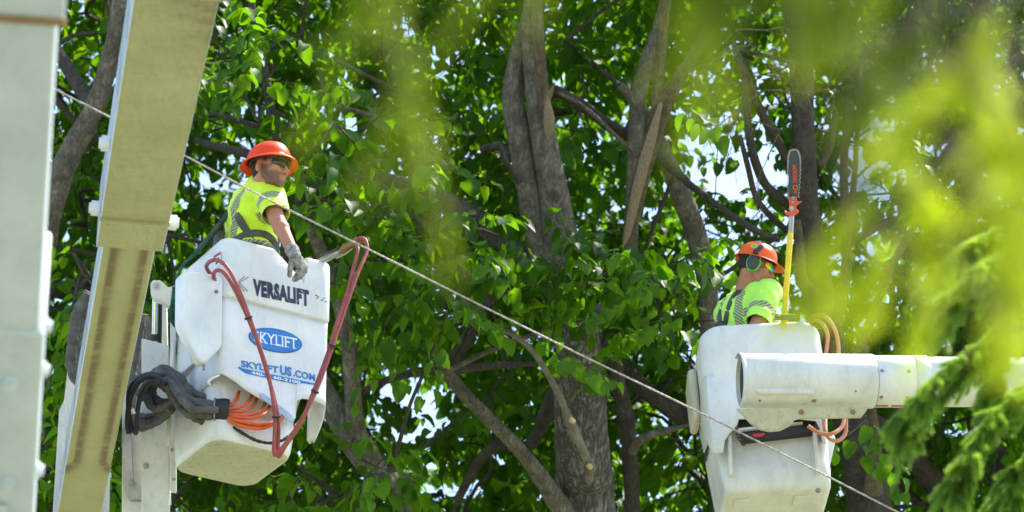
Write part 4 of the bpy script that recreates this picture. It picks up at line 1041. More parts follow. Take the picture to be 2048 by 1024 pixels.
# ---- worker in the lettered bucket
OP1 = F1(.02, -.01, 0); OP1 = Vector((OP1.x - .035, OP1.y - .11, O1.z - 1.02))
Hc1 = P(540, 337, 17.98); hax1 = head_axes(R(-32), R(-6), R(2))
w1 = P(592, 519, 17.60)
def band1(f, l, z):
    v1 = .024 - np.abs(np.abs(l) - .088 - .02 * np.maximum(0, z - 1.3)); v1 = np.where(z > 1.05, v1, -1)
    h1 = .026 - np.abs(z - 1.055); b = np.maximum(v1, h1); return b, np.where(v1 > h1, z * .75 + f * .6 + l * .5, z * .6 + l * .6 - f * .5)
per1, T1, axp1, sh1, bvh1 = person(1, 'bearded worker in broad-brimmed orange hard hat and dark sunglasses, gloved hand on the rim', OP1, R(22), (.07, -.02), Hc1, hax1, MT['skin1'], MT['shirt1'],
    w1, F1(.2, .22, -.05), (Vector((-.3, -.75, -.5)), Vector((0, 1, -.5))), band1,
    rhand=(U1 * .6 - Z1 * .75, V1 * .8 - Z1 * .4, V1 * -.2 + U1 * -1, (.6, .8, .5)), lhand=(Vector((.8, .1, -.6)), Vector((0, 0, -1)), Vector((.3, -1, 0)), (.6, .7, .5)), lo=Vector((-.07, .17, .05)))
hat(Hc1, hax1, 'brim', MT['hatorange'], per1); glasses(Hc1, hax1, 1.0, MT['lens'], per1); hair_patch(Hc1, hax1, 1.0, per1, -.05)
gb = MB(); S_, E_, W_ = sh1['r']
hand(gb, W_, U1 * .6 - Z1 * .75, V1 * .8 - Z1 * .4, V1 * -.2 - U1, 1.0, (.6, .8, .5), .0042)
gb.cap(W_ - (W_ - E_).normalized() * .03, W_ + (W_ - E_).normalized() * .02, .038, .034)
me = remesh(gb, .0042, 2)
for v in me.vertices: v.co += v.normal * .0018 * noise.noise(v.co * 90)
finish(me, 'glove', MT['glove'], per1, OP1)
for w_ in ('r',): print('arm1', [tuple(round(c) if i < 2 else round(c, 2) for i, c in enumerate(proj(p))) for p in sh1[w_]], (w1 - sh1[w_][0]).length)
ribbon(bvh1, T1, [(a, 1.10 + .015 * math.sin(a * .05)) for a in range(-180, 181, 20)], .04, 'harness_belt', MT['strap'], per1, .008)
ribbon(bvh1, T1, [(150, 1.10), (155, 1.2), (160, 1.3), (140, 1.40, 0, .0, .6), (100, 1.42, 0, .06, 2.0), (50, 1.40, 0, .05, .8), (35, 1.3), (32, 1.2), (30, 1.1)], .038, 'harness_strap', MT['strap'], per1, .008)
ribbon(bvh1, T1, [(-40, 1.10), (-42, 1.2), (-35, 1.3), (-45, 1.40, 0, -.06, .8)], .038, 'harness_strap', MT['strap'], per1, .008)
MB().box(T1(.17, -.12, 1.13), (.03, .05, .06), axp1).build('buckle', MT['strap'], per1, bevel=.008)
MB().box(T1(-.17, .03, 1.13), (.04, .10, .11), axp1).build('harness_pad', MT['strap'], per1, bevel=.015)

# ---- worker with ear muffs
OP2 = F2(.0, 0, 0); OP2 = Vector((OP2.x - .06, OP2.y, O2.z - 1.125))
s2 = .93
Hc2 = P(1513, 532, 19.35); hax2 = head_axes(R(-6), R(-21), R(8))
def band2(f, l, z):
    v1 = .026 - np.abs(np.abs(l) - .092); v1 = np.where(z > 1.0, v1, -1); return v1, z * .8 - l * .6 + f * .3
polex = P(1568, 640, 19.02)
per2, T2, axp2, sh2, bvh2 = person(2, 'worker in orange helmet with ear muffs and rainbow lenses, holding the pole saw', OP2, R(36), (.05, -.02), Hc2, hax2, MT['skin2'], MT['shirt2'],
    P(1562, 735, 19.12), P(1572, 745, 19.3), (Vector((-.3, -.35, -1)), Vector((0, .8, -.6))), band2, s2,
    rhand=(Vector((.5, .4, -.1)), Vector((.3, -.1, .2)), Vector((0, 0, 1)), (1.2, 1.1, .8)), lhand=(Vector((.5, -.4, -.1)), Vector((.3, .6, .2)), Vector((0, 0, 1)), (1.2, 1.1, .8)), girth=1.04, lo=Vector((0, .02, .22)))
ht2, H2 = hat(Hc2, hax2, 'cap', MT['hatorange2'], per2, s2); glasses(Hc2, hax2, s2, MT['rainbow'], per2, True); hair_patch(Hc2, hax2, s2, per2, -.05, .004, .006)
for sg in (-1, 1):
    f, l, u = hax2; Hh = lambda x, y, z: Hc2 + f * x * s2 + l * y * s2 * sg + u * z * s2
    em = MB().ell(Hh(-.006, .101, -.012), (.036, .020, .047), hax2, 28, 16).build('ear_muff', MT['muff'], per2)
    MB().tube([Hh(-.006 + .037 * math.cos(w), .094, -.012 + .048 * math.sin(w)) for w in [2 * PI * k / 30 for k in range(31)]], .0075, 8).build('muff_ring', MT['muffgreen'], em)
    MB().tube([Hh(-.006 + .030 * math.cos(w), .083, -.012 + .040 * math.sin(w)) for w in [2 * PI * k / 30 for k in range(31)]], .010, 8).build('muff_cushion', MT['dark'], em)
    MB().tube(spline([Hh(-.035, .105, -.01), Hh(-.034, .113, .03), Hh(-.005, .122, .055), Hh(.026, .113, .03), Hh(.025, .105, -.01)], 5), .0018, 6).build('wire_yoke', MT['bolt'], em)
    MB().cap(Hh(-.012, .112, .052), Hh(.006, .094, .098), .017, .013, 12).build('muff_clip', MT['dark'], em)
_d = []
f, l, u = hax2
hb_ = BVHTree.FromObject(ht2, bpy.context.evaluated_depsgraph_get()) if False else None
q = MB(); pts = []
for k in range(24):
    w = 2 * PI * k / 24; rx = .024 * math.cos(w); rz = .020 * math.sin(w)
    x = -.030 + rx; z = .090 + rz; yy = -.109 * math.sqrt(max(0, 1 - ((x + .008) / .126) ** 2 - ((z - .040) / .108) ** 2)) * 1.03 - .003
    pts.append(H2(x, yy, z))
q.add(pts, [tuple(range(24))]); q.build('round_sticker', MT['yellowst'], ht2)
for i in range(5):
    x0, z0_ = -.040 + .003 * i, .080 + i * .005; a = []
    for dx in (0, .018 - .001 * i):
        for dz in (0, .002):
            x = x0 + dx; z = z0_ + dz; a.append(H2(x, -.109 * math.sqrt(max(0, 1 - ((x + .008) / .126) ** 2 - ((z - .040) / .108) ** 2)) * 1.03 - .0045, z))
    q = MB(); q.add([a[0], a[2], a[3], a[1]], [(0, 1, 2, 3)]); q.build('sticker_print', MT['blue'], ht2, smooth=False)
ribbon(bvh2, T2, [(178, 1.08, 0, -.0), (176, 1.18, 0, -.0), (-172, 1.28), (-160, 1.36, 0, 0, .3), (-140, 1.41, 0, -.06, 1.0), (-90, 1.42, 0, -.07, 2.5), (-30, 1.38, 0, -.07, .8)], .036, 'harness_strap', MT['strap'], per2, .008)
ribbon(bvh2, T2, [(178, 1.08, 0, .0), (170, 1.2), (162, 1.30), (150, 1.38, 0, 0, .3), (130, 1.42, 0, .06, 1.2), (90, 1.43, 0, .07, 2.5)], .036, 'harness_strap', MT['strap'], per2, .008)
ribbon(bvh2, T2, [(a, 1.06) for a in range(-180, 181, 20)], .04, 'harness_belt', MT['strap'], per2, .008)
q = MB(); c = T2(-.175, .02, 1.16); q.box(c, (.05, .09, .15), axp2); q.build('harness_pad', MT['strap'], per2, bevel=.018)
q = MB(); q.ell(T2(-.19, .045, 1.07), (.05, .06, .045), axp2); q.build('dark_pouch', MT['strapgreen'], per2)
print('arm2', [tuple(round(c) if i < 2 else round(c, 2) for i, c in enumerate(proj(p))) for p in sh2['r']])
gb = MB()
for k, (hd_, pn_, sd_) in (('r', (Vector((.5, .4, -.1)), Vector((.3, -.1, .2)), Vector((0, 0, 1)))), ('l', (Vector((.5, -.4, -.1)), Vector((.3, .6, .2)), Vector((0, 0, 1))))):
    gb = MB(); hand(gb, sh2[k][2], hd_, pn_, sd_, 1.08, (1.2, 1.1, .8), .0035); finish(remesh(gb, .0045, 2), 'glove', MT['dark'], per2, OP2)

# ---- pole saw
ps = thing('pole_saw', 'yellow pole saw with dark chain bar held upright by the worker with ear muffs', 'pole saw', P(1568, 640, 19.0))
pa, pb = P(1567, 650, 19.02), P(1581, 466, 19.1); pc = P(1583, 430, 19.1)
MB().tube([P(1562, 760, 19.0), pa, pb], .0170, 16).build('pole', MT['yellowpole'], ps)
MB().tube([pb - (pc - pb) * .02, pc + (pc - pb) * .2], .0155, 16).build('coupling', MT['steel'], ps)
pax = (pc - pa).normalized(); psd = pax.cross(FWD).normalized(); psd = psd if psd.x > 0 else -psd
q = MB(); q.tube([P(1566, 640, 18.98), P(1566, 628, 18.98)], [.05, .045], 16); q.build('hand_guard', MT['dark'], ps)
q = MB(); q.box(P(1577, 634, 18.95), (.09, .05, .03), (RT, FWD, UP)); q.build('trigger_housing', MT['bar'], ps, bevel=.008)
q = MB(); q.box(P(1568, 630, 18.94), (.07, .02, .012), (RT, FWD, UP)); q.build('yellow_lever', MT['yellowpole'], ps, bevel=.004)
dd = 19.08
q = MB(); q.prism([P(x, y, dd) for x, y in ((1570, 420), (1574, 424), (1580, 422), (1580, 416), (1577, 394), (1594, 393), (1594, 402), (1600, 403), (1605, 402), (1600, 407), (1594, 410), (1592, 417), (1599, 422), (1594, 429), (1583, 433), (1573, 430), (1568, 423))], FWD * .03)
hd2 = q.build('saw_head', MT['redhead'], ps, bevel=.004)
for x, y, r in ((1586, 396, .007), (1586, 404, .006), (1583, 417, .011)):
    q = MB(); q.bolt(P(x, y, dd - .002), -FWD, r, .008); q.build('bolt', MT['steel'], hd2)
barp = []
cx0, cx1 = 1587, 1588.5
L = [(1577.5, 396), (1577, 360), (1577.5, 330), (1579, 312), (1582, 304), (1588, 301), (1594, 304), (1597.5, 312), (1599, 330), (1598, 360), (1595, 396)]
q = MB(); q.prism([P(x, y, dd + .010) for x, y in L], FWD * .006); q.build('guide_bar', MT['bar'], ps, bevel=.0015)
q = MB(); sp = spline([P(x + (-1.2 if x < 1588 else 1.2), y - (1.2 if y < 306 else 0), dd + .013) for x, y in L], 8)
acc = 0
for i in range(0, len(sp) - 1):
    t = (sp[i + 1] - sp[i]).normalized(); n = t.cross(FWD).normalized(); cen = P(1588, 350, dd + .013); n = n if n.dot(sp[i] - cen) > 0 else -n
    q.box(sp[i] + n * (.003 if i % 2 else .0), (.008, .007 if i % 2 else .006, .008), (t, n, FWD))
q.build('saw_chain', MT['chain'], ps, smooth=False)
text_part('OREGON', P(1594.5, 366, dd + .009), (P(1593, 330, dd) - P(1594.5, 366, dd)).normalized(), -RT, .10, .024, MT['redhead'], ps, name='lettering_oregon', bold=.03, nrm=-FWD, lift=.001)
q = MB(); c = P(1590.5, 375, dd + .008); q.tube([c + (RT * math.cos(w) + UP * math.sin(w)) * .012 for w in [2 * PI * k / 16 for k in range(17)]], .003, 6); c = P(1591, 384, dd + .008); q.tube([c + (RT * math.cos(w) + UP * math.sin(w)) * .006 for w in [2 * PI * k / 16 for k in range(17)]], .0025, 6); q.build('printed_emblem', MT['redhead'], ps)
# ------------------------------------------------------------------ trees
def limb3(pts, rad, name, mat, parent, seg=None, rough=.05, bumpf=6, kind=None):
    sp = []; rr = []; n = 6
    V = [Vector((*p, 0)) if len(p) == 2 else Vector(p) for p in pts]
    s3 = spline(V, n); s1 = spline([Vector((r, 0, 0)) for r in rad], n)
    big = max(rad)
    step = max(.03, big * .22)
    # resample
    out = [s3[0]]; ro = [s1[0].x]; 
    for i in range(1, len(s3)):
        d = (s3[i] - s3[i - 1]).length; m = max(1, int(d / step)) if (s3[i].z > 6) else max(1, int(d / .3))
        for k in range(1, m + 1): out.append(s3[i - 1].lerp(s3[i], k / m)); ro.append(s1[i - 1].x + (s1[i].x - s1[i - 1].x) * k / m)
    seg = seg or (int(min(40, max(6, 10 + big * 160))))
    q = MB(); q.tube(out, ro, seg)
    nv = []
    for k, v in enumerate(q.v):
        i = min(k // seg, len(out) - 1); c = out[i]; p = Vector(v); d = p - c
        a = noise.noise(Vector((p.x * bumpf * 1.4, p.y * bumpf * 1.4, p.z * bumpf * .5))) + .5 * noise.noise(Vector((p.x * 22, p.y * 22, p.z * 5)))
        nv.append(tuple(c + d * (1 + rough * 2 * a)))
    q.v = nv
    return q.build(name, mat, parent, angle=75)
SKEL = []   # (tree index, point, radius)
def limb(ti, pts, name, mat, down=False, up=False, rough=.05):
    par = TREES[ti]; w3 = [P(x, y, d) for x, y, w, d in pts]; rad = [w / 2 * d / FPX for x, y, w, d in pts]
    if down:
        b = w3[0]; r = rad[0]; w3 = [Vector((b.x, b.y, -.1)), Vector((b.x, b.y + .03, 3)), Vector((b.x + .02, b.y, 6.5))] + w3; rad = [r * 1.7, r * 1.3, r * 1.12] + rad
    if up:
        b = w3[-1]; dd = (w3[-1] - w3[-2]).normalized(); w3 += [b + dd * 1.2 + Vector((0, 0, .3)), b + dd * 2.2 + Vector((.1, 0, 1.3))]; rad += [rad[-1] * .75, rad[-1] * .35]
    o = limb3(w3, rad, name, mat, par, rough=rough)
    sp = spline(w3, 6)
    for i, p in enumerate(sp):
        if p.z > 6: SKEL.append((ti, p.x, p.y, p.z))
    return o
TREES = []
for nm, lb, px, d in (('linden_tree', 'pale-barked leafy tree curving up between the lower boom and the yellowed boom', 100, 22),
                      ('linden_tree', 'leafy tree with a forked dark trunk rising right behind the lettered bucket', 790, 21.2),
                      ('linden_tree', 'largest linden with thick furrowed trunk and two fused stems in the middle of the view', 1170, 22),
                      ('linden_tree', 'leafy tree with thick dark trunk behind the pole saw and a split broken limb', 1735, 22.5),
                      ('linden_tree', 'leafy tree with short dark trunk low behind the drooping spruce boughs', 2000, 24)):
    b = P(px, 1024, d); TREES.append(thing(nm, lb, 'tree', (b.x, b.y, 0), 'leafy trees behind the buckets'))
BM, BS, BD, BB = MT['bark_main'], MT['bark_smooth'], MT['bark_dark'], MT['bark_brown']
# left tree
limb(0, [(60, 700, 62, 22), (88, 480, 52, 22), (130, 330, 50, 22), (185, 225, 42, 22), (222, 110, 36, 22), (240, 0, 32, 22)], 'trunk', BS, True, True)
limb(0, [(190, 220, 30, 22), (150, 160, 28, 22.2), (115, 105, 26, 22.4), (60, 40, 22, 22.6)], 'limb', BD)
limb(0, [(225, 110, 18, 22), (222, 50, 16, 22), (228, -40, 14, 22)], 'limb', BD)
limb(0, [(110, 200, 14, 22.3), (160, 250, 14, 22.4), (220, 290, 13, 22.5), (330, 330, 8, 22.6)], 'branch', BD)
limb(0, [(200, 520, 10, 22), (290, 470, 9, 22.2), (380, 480, 8, 22.4), (450, 500, 6, 22.5)], 'branch', BD)
limb(0, [(90, 480, 12, 22), (150, 500, 9, 22.2), (230, 510, 7, 22.4), (340, 480, 6, 22.6)], 'branch', BD)
# middle-left tree
limb(1, [(815, 1060, 52, 21.2), (770, 975, 50, 21.2), (722, 900, 60, 21.2), (688, 850, 52, 21.2), (655, 800, 46, 21.3), (630, 745, 42, 21.4), (600, 660, 36, 21.5)], 'trunk', BS, True)
limb(1, [(716, 880, 40, 21.15), (707, 810, 34, 21.1), (703, 740, 32, 21.1), (690, 650, 31, 21.1), (664, 560, 30, 21.1), (636, 490, 27, 21.1), (612, 430, 24, 21.1), (592, 355, 20, 21.1)], 'limb', BS)
limb(1, [(610, 440, 22, 21.05), (600, 400, 20, 21.0), (597, 368, 18, 21.0)], 'cut_limb', BD)
limb(1, [(600, 660, 34, 21.5), (585, 560, 28, 21.6), (565, 430, 24, 21.7), (548, 290, 20, 21.7), (536, 180, 18, 21.7), (515, 80, 16, 21.7), (498, -30, 13, 21.7)], 'limb', BD, False, True)
limb(1, [(545, 290, 14, 21.7), (556, 262, 12, 21.65), (548, 238, 12, 21.6)], 'cut_limb', BD)
limb(1, [(540, 395, 24, 21.9), (600, 380, 30, 22), (680, 370, 32, 22.2), (760, 362, 34, 22.3), (830, 378, 36, 22.3), (890, 400, 38, 22.3), (960, 445, 40, 22.3), (1030, 500, 42, 22.2), (1090, 560, 44, 22.1)], 'limb', BD)
limb(1, [(545, 222, 9, 21.8), (620, 258, 11, 21.7), (690, 305, 12, 21.6), (750, 360, 13, 21.6), (820, 425, 14, 21.7), (880, 490, 14, 21.8), (925, 545, 13, 21.9), (990, 600, 12, 22)], 'branch', BD)
limb(1, [(420, 225, 9, 21.9), (470, 240, 10, 21.8), (530, 260, 10, 21.8), (600, 310, 10, 21.9)], 'branch', BD)
limb(1, [(390, 280, 14, 22.3), (440, 295, 16, 22.2), (500, 310, 18, 22.1), (560, 340, 18, 22.0)], 'branch', BD)
limb(1, [(638, 140, 7, 21.9), (655, 220, 8, 21.8), (668, 275, 8, 21.8)], 'branch', BD)
limb(1, [(580, 200, 7, 22), (640, 207, 8, 22), (710, 222, 9, 22), (780, 245, 8, 22), (850, 285, 7, 22)], 'branch', BS)
limb(1, [(650, 110, 8, 22.2), (730, 150, 9, 22.1), (800, 185, 9, 22.1)], 'branch', BD)
limb(1, [(620, 390, 11, 21.6), (680, 420, 11, 21.6), (740, 455, 10, 21.7), (800, 470, 8, 21.8)], 'branch', BD)
limb(1, [(780, 940, 9, 21), (800, 880, 9, 21), (820, 810, 8, 21), (850, 740, 7, 21), (870, 690, 6, 21)], 'branch', BD)
limb(1, [(600, 930, 12, 21.6), (660, 980, 12, 21.6), (720, 1010, 12, 21.5), (770, 1050, 12, 21.4)], 'branch', BD)
# main tree
limb(2, [(1172, 1060, 122, 22), (1168, 960, 112, 22), (1162, 860, 106, 22), (1158, 760, 100, 22), (1152, 680, 92, 22), (1140, 620, 88, 22), (1122, 560, 84, 22)], 'trunk', BM, True, rough=.03)
limb(2, [(1135, 640, 78, 22.03), (1108, 560, 66, 22.03), (1080, 470, 62, 22), (1058, 370, 54, 22), (1040, 280, 49, 22), (1026, 200, 44, 22.05), (1035, 120, 38, 22.1), (1056, 40, 30, 22.1), (1068, -40, 28, 22.1)], 'stem', BS, False, True, rough=.035)
limb(2, [(1152, 640, 80, 21.96), (1138, 570, 76, 21.95), (1122, 480, 74, 21.93), (1108, 390, 60, 21.92), (1092, 300, 54, 21.93), (1080, 230, 50, 21.95), (1068, 150, 40, 22), (1060, 60, 34, 22), (1066, -30, 30, 22)], 'stem', BS, False, True, rough=.035)
limb(2, [(1096, 250, 26, 21.85), (1084, 170, 26, 21.85), (1078, 90, 24, 21.85), (1072, 0, 22, 21.9), (1070, -60, 20, 21.9)], 'stem', BB, False, True)
limb(2, [(1150, 640, 50, 21.9), (1180, 650, 44, 21.85), (1206, 622, 36, 21.85), (1220, 600, 26, 21.9)], 'limb', BS)
limb(2, [(1165, 1050, 44, 21.95), (1124, 1015, 44, 21.9), (1085, 960, 34, 21.8), (1035, 895, 29, 21.7), (985, 845, 27, 21.6), (935, 795, 26, 21.5), (898, 752, 27, 21.5), (872, 722, 20, 21.5)], 'limb', BS)
limb(2, [(898, 748, 18, 21.5), (850, 742, 18, 21.5), (790, 755, 16, 21.5), (730, 780, 13, 21.5), (690, 806, 10, 21.5)], 'branch', BD)
limb(2, [(900, 745, 16, 21.5), (950, 735, 16, 21.6), (1010, 730, 14, 21.7), (1070, 728, 10, 21.8)], 'branch', BD)
limb(2, [(895, 745, 10, 21.5), (925, 690, 9, 21.4), (945, 655, 8, 21.4), (1010, 650, 7, 21.4)], 'branch', BD)
limb(2, [(890, 745, 12, 21.4), (985, 700, 9, 21.4), (1100, 660, 8, 21.4), (1220, 628, 6, 21.3)], 'branch', BS)
limb(2, [(1182, 938, 20, 21.55), (1166, 900, 18, 21.4), (1143, 848, 16, 21.3), (1110, 775, 13, 21.2), (1075, 715, 12, 21.1), (1035, 675, 11, 21.0), (985, 650, 9, 21.0), (940, 640, 7, 21)], 'cut_branch', MT['bark_pale'])
limb(2, [(1146, 862, 12, 21.3), (1144, 840, 13, 21.25)], 'cut_stub', MT['bark_pale'])
limb(2, [(1178, 960, 18, 21.6), (1180, 934, 15, 21.5)], 'cut_stub', MT['bark_pale'])
limb(2, [(1108, 790, 34, 22.4), (1060, 890, 26, 22.5), (1000, 890, 22, 22.5), (960, 920, 20, 22.5), (915, 1000, 18, 22.6)], 'limb', BD)
limb(2, [(900, 740, 30, 23), (1000, 545, 26, 23), (960, 540, 26, 23)], 'branch', BD)
limb(2, [(1110, 180, 22, 22.3), (1165, 212, 24, 22.4), (1220, 252, 24, 22.5), (1290, 290, 22, 22.6), (1350, 345, 16, 22.4), (1420, 400, 14, 22.2), (1500, 455, 14, 22.0), (1560, 480, 12, 22)], 'limb', BD)
limb(2, [(1115, 185, 8, 22.2), (1170, 215, 8, 22.2), (1235, 275, 8, 22.2), (1270, 310, 7, 22.2)], 'branch', BS)
limb(2, [(1225, 705, 26, 22.6), (1240, 780, 30, 22.7), (1256, 860, 32, 22.7), (1268, 1060, 32, 22.8)], 'limb', BD)
limb(2, [(1200, 690, 30, 23), (1290, 780, 34, 23.2), (1360, 830, 38, 23.2), (1440, 870, 40, 23.3)], 'limb', BD)
limb(2, [(1264, 906, 20, 22.72), (1280, 880, 18, 22.5), (1330, 862, 14, 22.4), (1380, 850, 5, 22.4)], 'branch', BS)
limb(2, [(960, 300, 16, 22.3), (1000, 295, 16, 22.3), (1040, 330, 16, 22.2)], 'branch', BD)
limb(2, [(1000, 290, 9, 21.7), (1015, 330, 14, 21.7), (1040, 360, 20, 21.8)], 'branch', BD)
# right tree with the split limb
limb(3, [(1740, 1060, 92, 22.5), (1728, 960, 80, 22.5), (1712, 880, 72, 22.5), (1690, 800, 66, 22.5), (1662, 700, 66, 22.4), (1640, 600, 64, 22.3), (1622, 500, 60, 22.2), (1610, 380, 50, 22.1), (1606, 250, 46, 22.1), (1602, 120, 50, 22.1), (1592, 0, 48, 22.1), (1586, -60, 44, 22.1)], 'trunk', BD, True, True)
limb(3, [(1420, 640, 42, 22.9), (1412, 560, 40, 22.9), (1392, 470, 42, 22.9), (1362, 390, 44, 22.8), (1330, 310, 34, 22.8), (1290, 230, 24, 22.7), (1240, 170, 18, 22.7)], 'limb', BS)
limb(3, [(1440, 1040, 36, 23), (1432, 800, 40, 22.95), (1420, 640, 42, 22.9)], 'limb', BS)
limb(3, [(1262, 520, 26, 22.4), (1264, 430, 28, 22.4), (1268, 340, 30, 22.4), (1276, 200, 32, 22.4), (1300, 110, 32, 22.4), (1325, 30, 26, 22.4), (1335, -40, 22, 22.4)], 'limb', BS, False, True)
limb(3, [(1252, 485, 22, 22.0), (1266, 430, 30, 22.0), (1284, 350, 34, 22.0), (1306, 275, 36, 22.0), (1330, 210, 34, 22.0), (1362, 150, 26, 22), (1400, 90, 24, 22), (1440, 0, 20, 22), (1455, -50, 16, 22)], 'broken_limb', BB, False, True)
limb(3, [(1308, 275, 26, 22.0), (1316, 180, 24, 22), (1322, 100, 22, 22), (1330, 10, 20, 22)], 'limb', BB, False, True)
limb(3, [(1700, 720, 16, 21.6), (1726, 680, 20, 21.6), (1756, 600, 18, 21.5), (1790, 520, 16, 21.5), (1835, 440, 13, 21.4), (1880, 360, 10, 21.3)], 'limb', BB)
limb(3, [(1640, 600, 30, 22.2), (1604, 560, 26, 21.9), (1600, 500, 20, 21.8), (1595, 440, 14, 21.8)], 'limb', BB)
limb(3, [(1660, 700, 30, 22), (1690, 560, 22, 21.8), (1692, 440, 20, 21.7), (1688, 330, 16, 21.7), (1700, 200, 13, 21.7)], 'limb', BB)
limb(3, [(1690, 540, 14, 21.7), (1705, 400, 13, 21.6), (1716, 250, 10, 21.6), (1722, 120, 8, 21.6)], 'branch', BB)
limb(3, [(1610, 430, 20, 22.2), (1540, 380, 20, 22.1), (1510, 320, 18, 22), (1495, 240, 16, 22), (1490, 120, 14, 22)], 'limb', BD)
limb(3, [(1608, 400, 22, 22.2), (1570, 310, 20, 22.1), (1530, 240, 18, 22.1), (1490, 150, 16, 22), (1465, 80, 12, 22)], 'limb', BD)
limb(3, [(1600, 480, 14, 22.2), (1560, 450, 14, 22.2), (1515, 400, 13, 22.1), (1495, 330, 11, 22), (1480, 270, 9, 22)], 'branch', BD)
limb(3, [(1640, 330, 18, 22.3), (1660, 290, 16, 22.3), (1672, 220, 12, 22.3)], 'branch', BB)
limb(3, [(1640, 510, 18, 22.4), (1700, 485, 18, 22.4), (1780, 440, 14, 22.5)], 'branch', BD)
limb(3, [(1745, 985, 40, 22.3), (1752, 900, 26, 22.2), (1746, 840, 20, 22.2), (1734, 760, 18, 22.1), (1730, 690, 16, 22.0)], 'limb', BB)
limb(3, [(1740, 930, 14, 22.1), (1760, 870, 9, 22.1), (1800, 820, 8, 22.0), (1820, 770, 6, 22)], 'branch', BB)
limb(3, [(1750, 940, 12, 22.1), (1770, 925, 12, 22.1), (1795, 930, 8, 22.1)], 'branch', BS)
limb(3, [(1480, 100, 8, 21.9), (1560, 118, 9, 21.9), (1600, 130, 10, 22)], 'branch', BD)
limb(3, [(1420, 560, 10, 22.2), (1460, 540, 9, 22.3), (1560, 470, 9, 22.3)], 'branch', BD)
limb(3, [(1350, 345, 9, 22.1), (1280, 560, 9, 22.4), (1400, 570, 8, 22.4)], 'branch', BD)
# far right tree
limb(4, [(2010, 1060, 76, 24), (1990, 940, 70, 24), (1965, 860, 60, 24), (1950, 760, 50, 24), (1940, 640, 44, 24), (1930, 500, 40, 24), (1950, 300, 36, 24), (1960, 100, 32, 24)], 'trunk', BD, True, True)
limb(4, [(1925, 1050, 56, 23.5), (1890, 990, 52, 23.4), (1850, 940, 50, 23.3), (1810, 890, 46, 23.2), (1770, 860, 38, 23), (1740, 835, 32, 22.9)], 'limb', BD)
limb(4, [(1850, 940, 26, 23.3), (1838, 870, 26, 23.4), (1828, 810, 24, 23.5), (1820, 700, 20, 23.5)], 'limb', BD)
limb(4, [(1770, 900, 20, 23.4), (1820, 990, 20, 23.5), (1880, 1030, 20, 23.6)], 'branch', BD)
limb(4, [(2100, 230, 20, 23), (2030, 300, 22, 23.2), (1980, 400, 24, 23.5)], 'limb', BB)
limb(4, [(2000, 960, 20, 23.8), (2030, 930, 22, 23.7), (2080, 900, 20, 23.6)], 'branch', BS)
# wood faces of cuts and the split
def cutface(px, py, d, r, n, par, tilt=(0, 0)):
    q = MB(); c = P(px, py, d); nn = (Vector(n)).normalized(); q.tube([c - nn * .012, c + nn * .004], r, 16); q.build('cut_face', MT['cutwood'], par)
cutface(597, 369, 20.97, .027, (-.15, -.6, .6), TREES[1]); cutface(549, 238, 21.58, .019, (.3, -.7, .5), TREES[1]); cutface(582, 357, 21.05, .018, (-.3, -.7, .4), TREES[1])
cutface(1145, 840, 21.22, .022, (.6, -.7, .4), TREES[2]); cutface(1180, 932, 21.45, .021, (.6, -.7, .4), TREES[2])
def facing_strip(pts, name, mat, par, push=.06, th=.03):
    """a wedge of torn wood lying on the near side of a limb: pts (x, y, width, d)"""
    q = MB(); n = len(pts); seg = 7
    for x, y, w, d in pts:
        r = w / 2 * d / FPX
        for k in range(seg):
            a = PI * (k / (seg - 1)); p = P(x, y, d) - RT * math.cos(a) * r - FWD * math.sin(a) * r * .55
            p += Vector((0, -1, 0)) * .01 * noise.noise(p * 30); q.v.append(tuple(p))
    for i in range(n - 1):
        for k in range(seg - 1): q.f.append((i * seg + k, i * seg + k + 1, (i + 1) * seg + k + 1, (i + 1) * seg + k)); q.m.append(0)
        q.f.append((i * seg + seg - 1, i * seg, (i + 1) * seg, (i + 1) * seg + seg - 1)); q.m.append(0)
    return q.build(name, mat, par, angle=60)
facing_strip([(1247, 492, 4, 21.9), (1254, 470, 14, 21.9), (1264, 425, 20, 21.89), (1276, 372, 23, 21.89), (1290, 320, 24, 21.89), (1302, 280, 22, 21.89), (1312, 240, 16, 21.9), (1322, 205, 8, 21.92)], 'split_face', MT['splinter'], TREES[3])
facing_strip([(1094, 190, 3, 21.78), (1096, 210, 14, 21.78), (1098, 238, 24, 21.78), (1098, 262, 20, 21.79), (1096, 282, 5, 21.8)], 'wound', MT['splinter'], TREES[2])
facing_strip([(1110, 165, 2, 21.7), (1102, 182, 10, 21.75), (1094, 200, 16, 21.8), (1090, 215, 8, 21.82)], 'torn_stub', MT['splinter'], TREES[2])
facing_strip([(1224, 590, 3, 21.78), (1218, 605, 16, 21.76), (1210, 625, 18, 21.76), (1204, 645, 8, 21.8)], 'torn_stub', MT['splinter'], TREES[2])
facing_strip([(1106, 378, 4, 21.78), (1108, 385, 16, 21.78), (1112, 393, 20, 21.78), (1112, 402, 12, 21.79)], 'knot', BB, TREES[2])
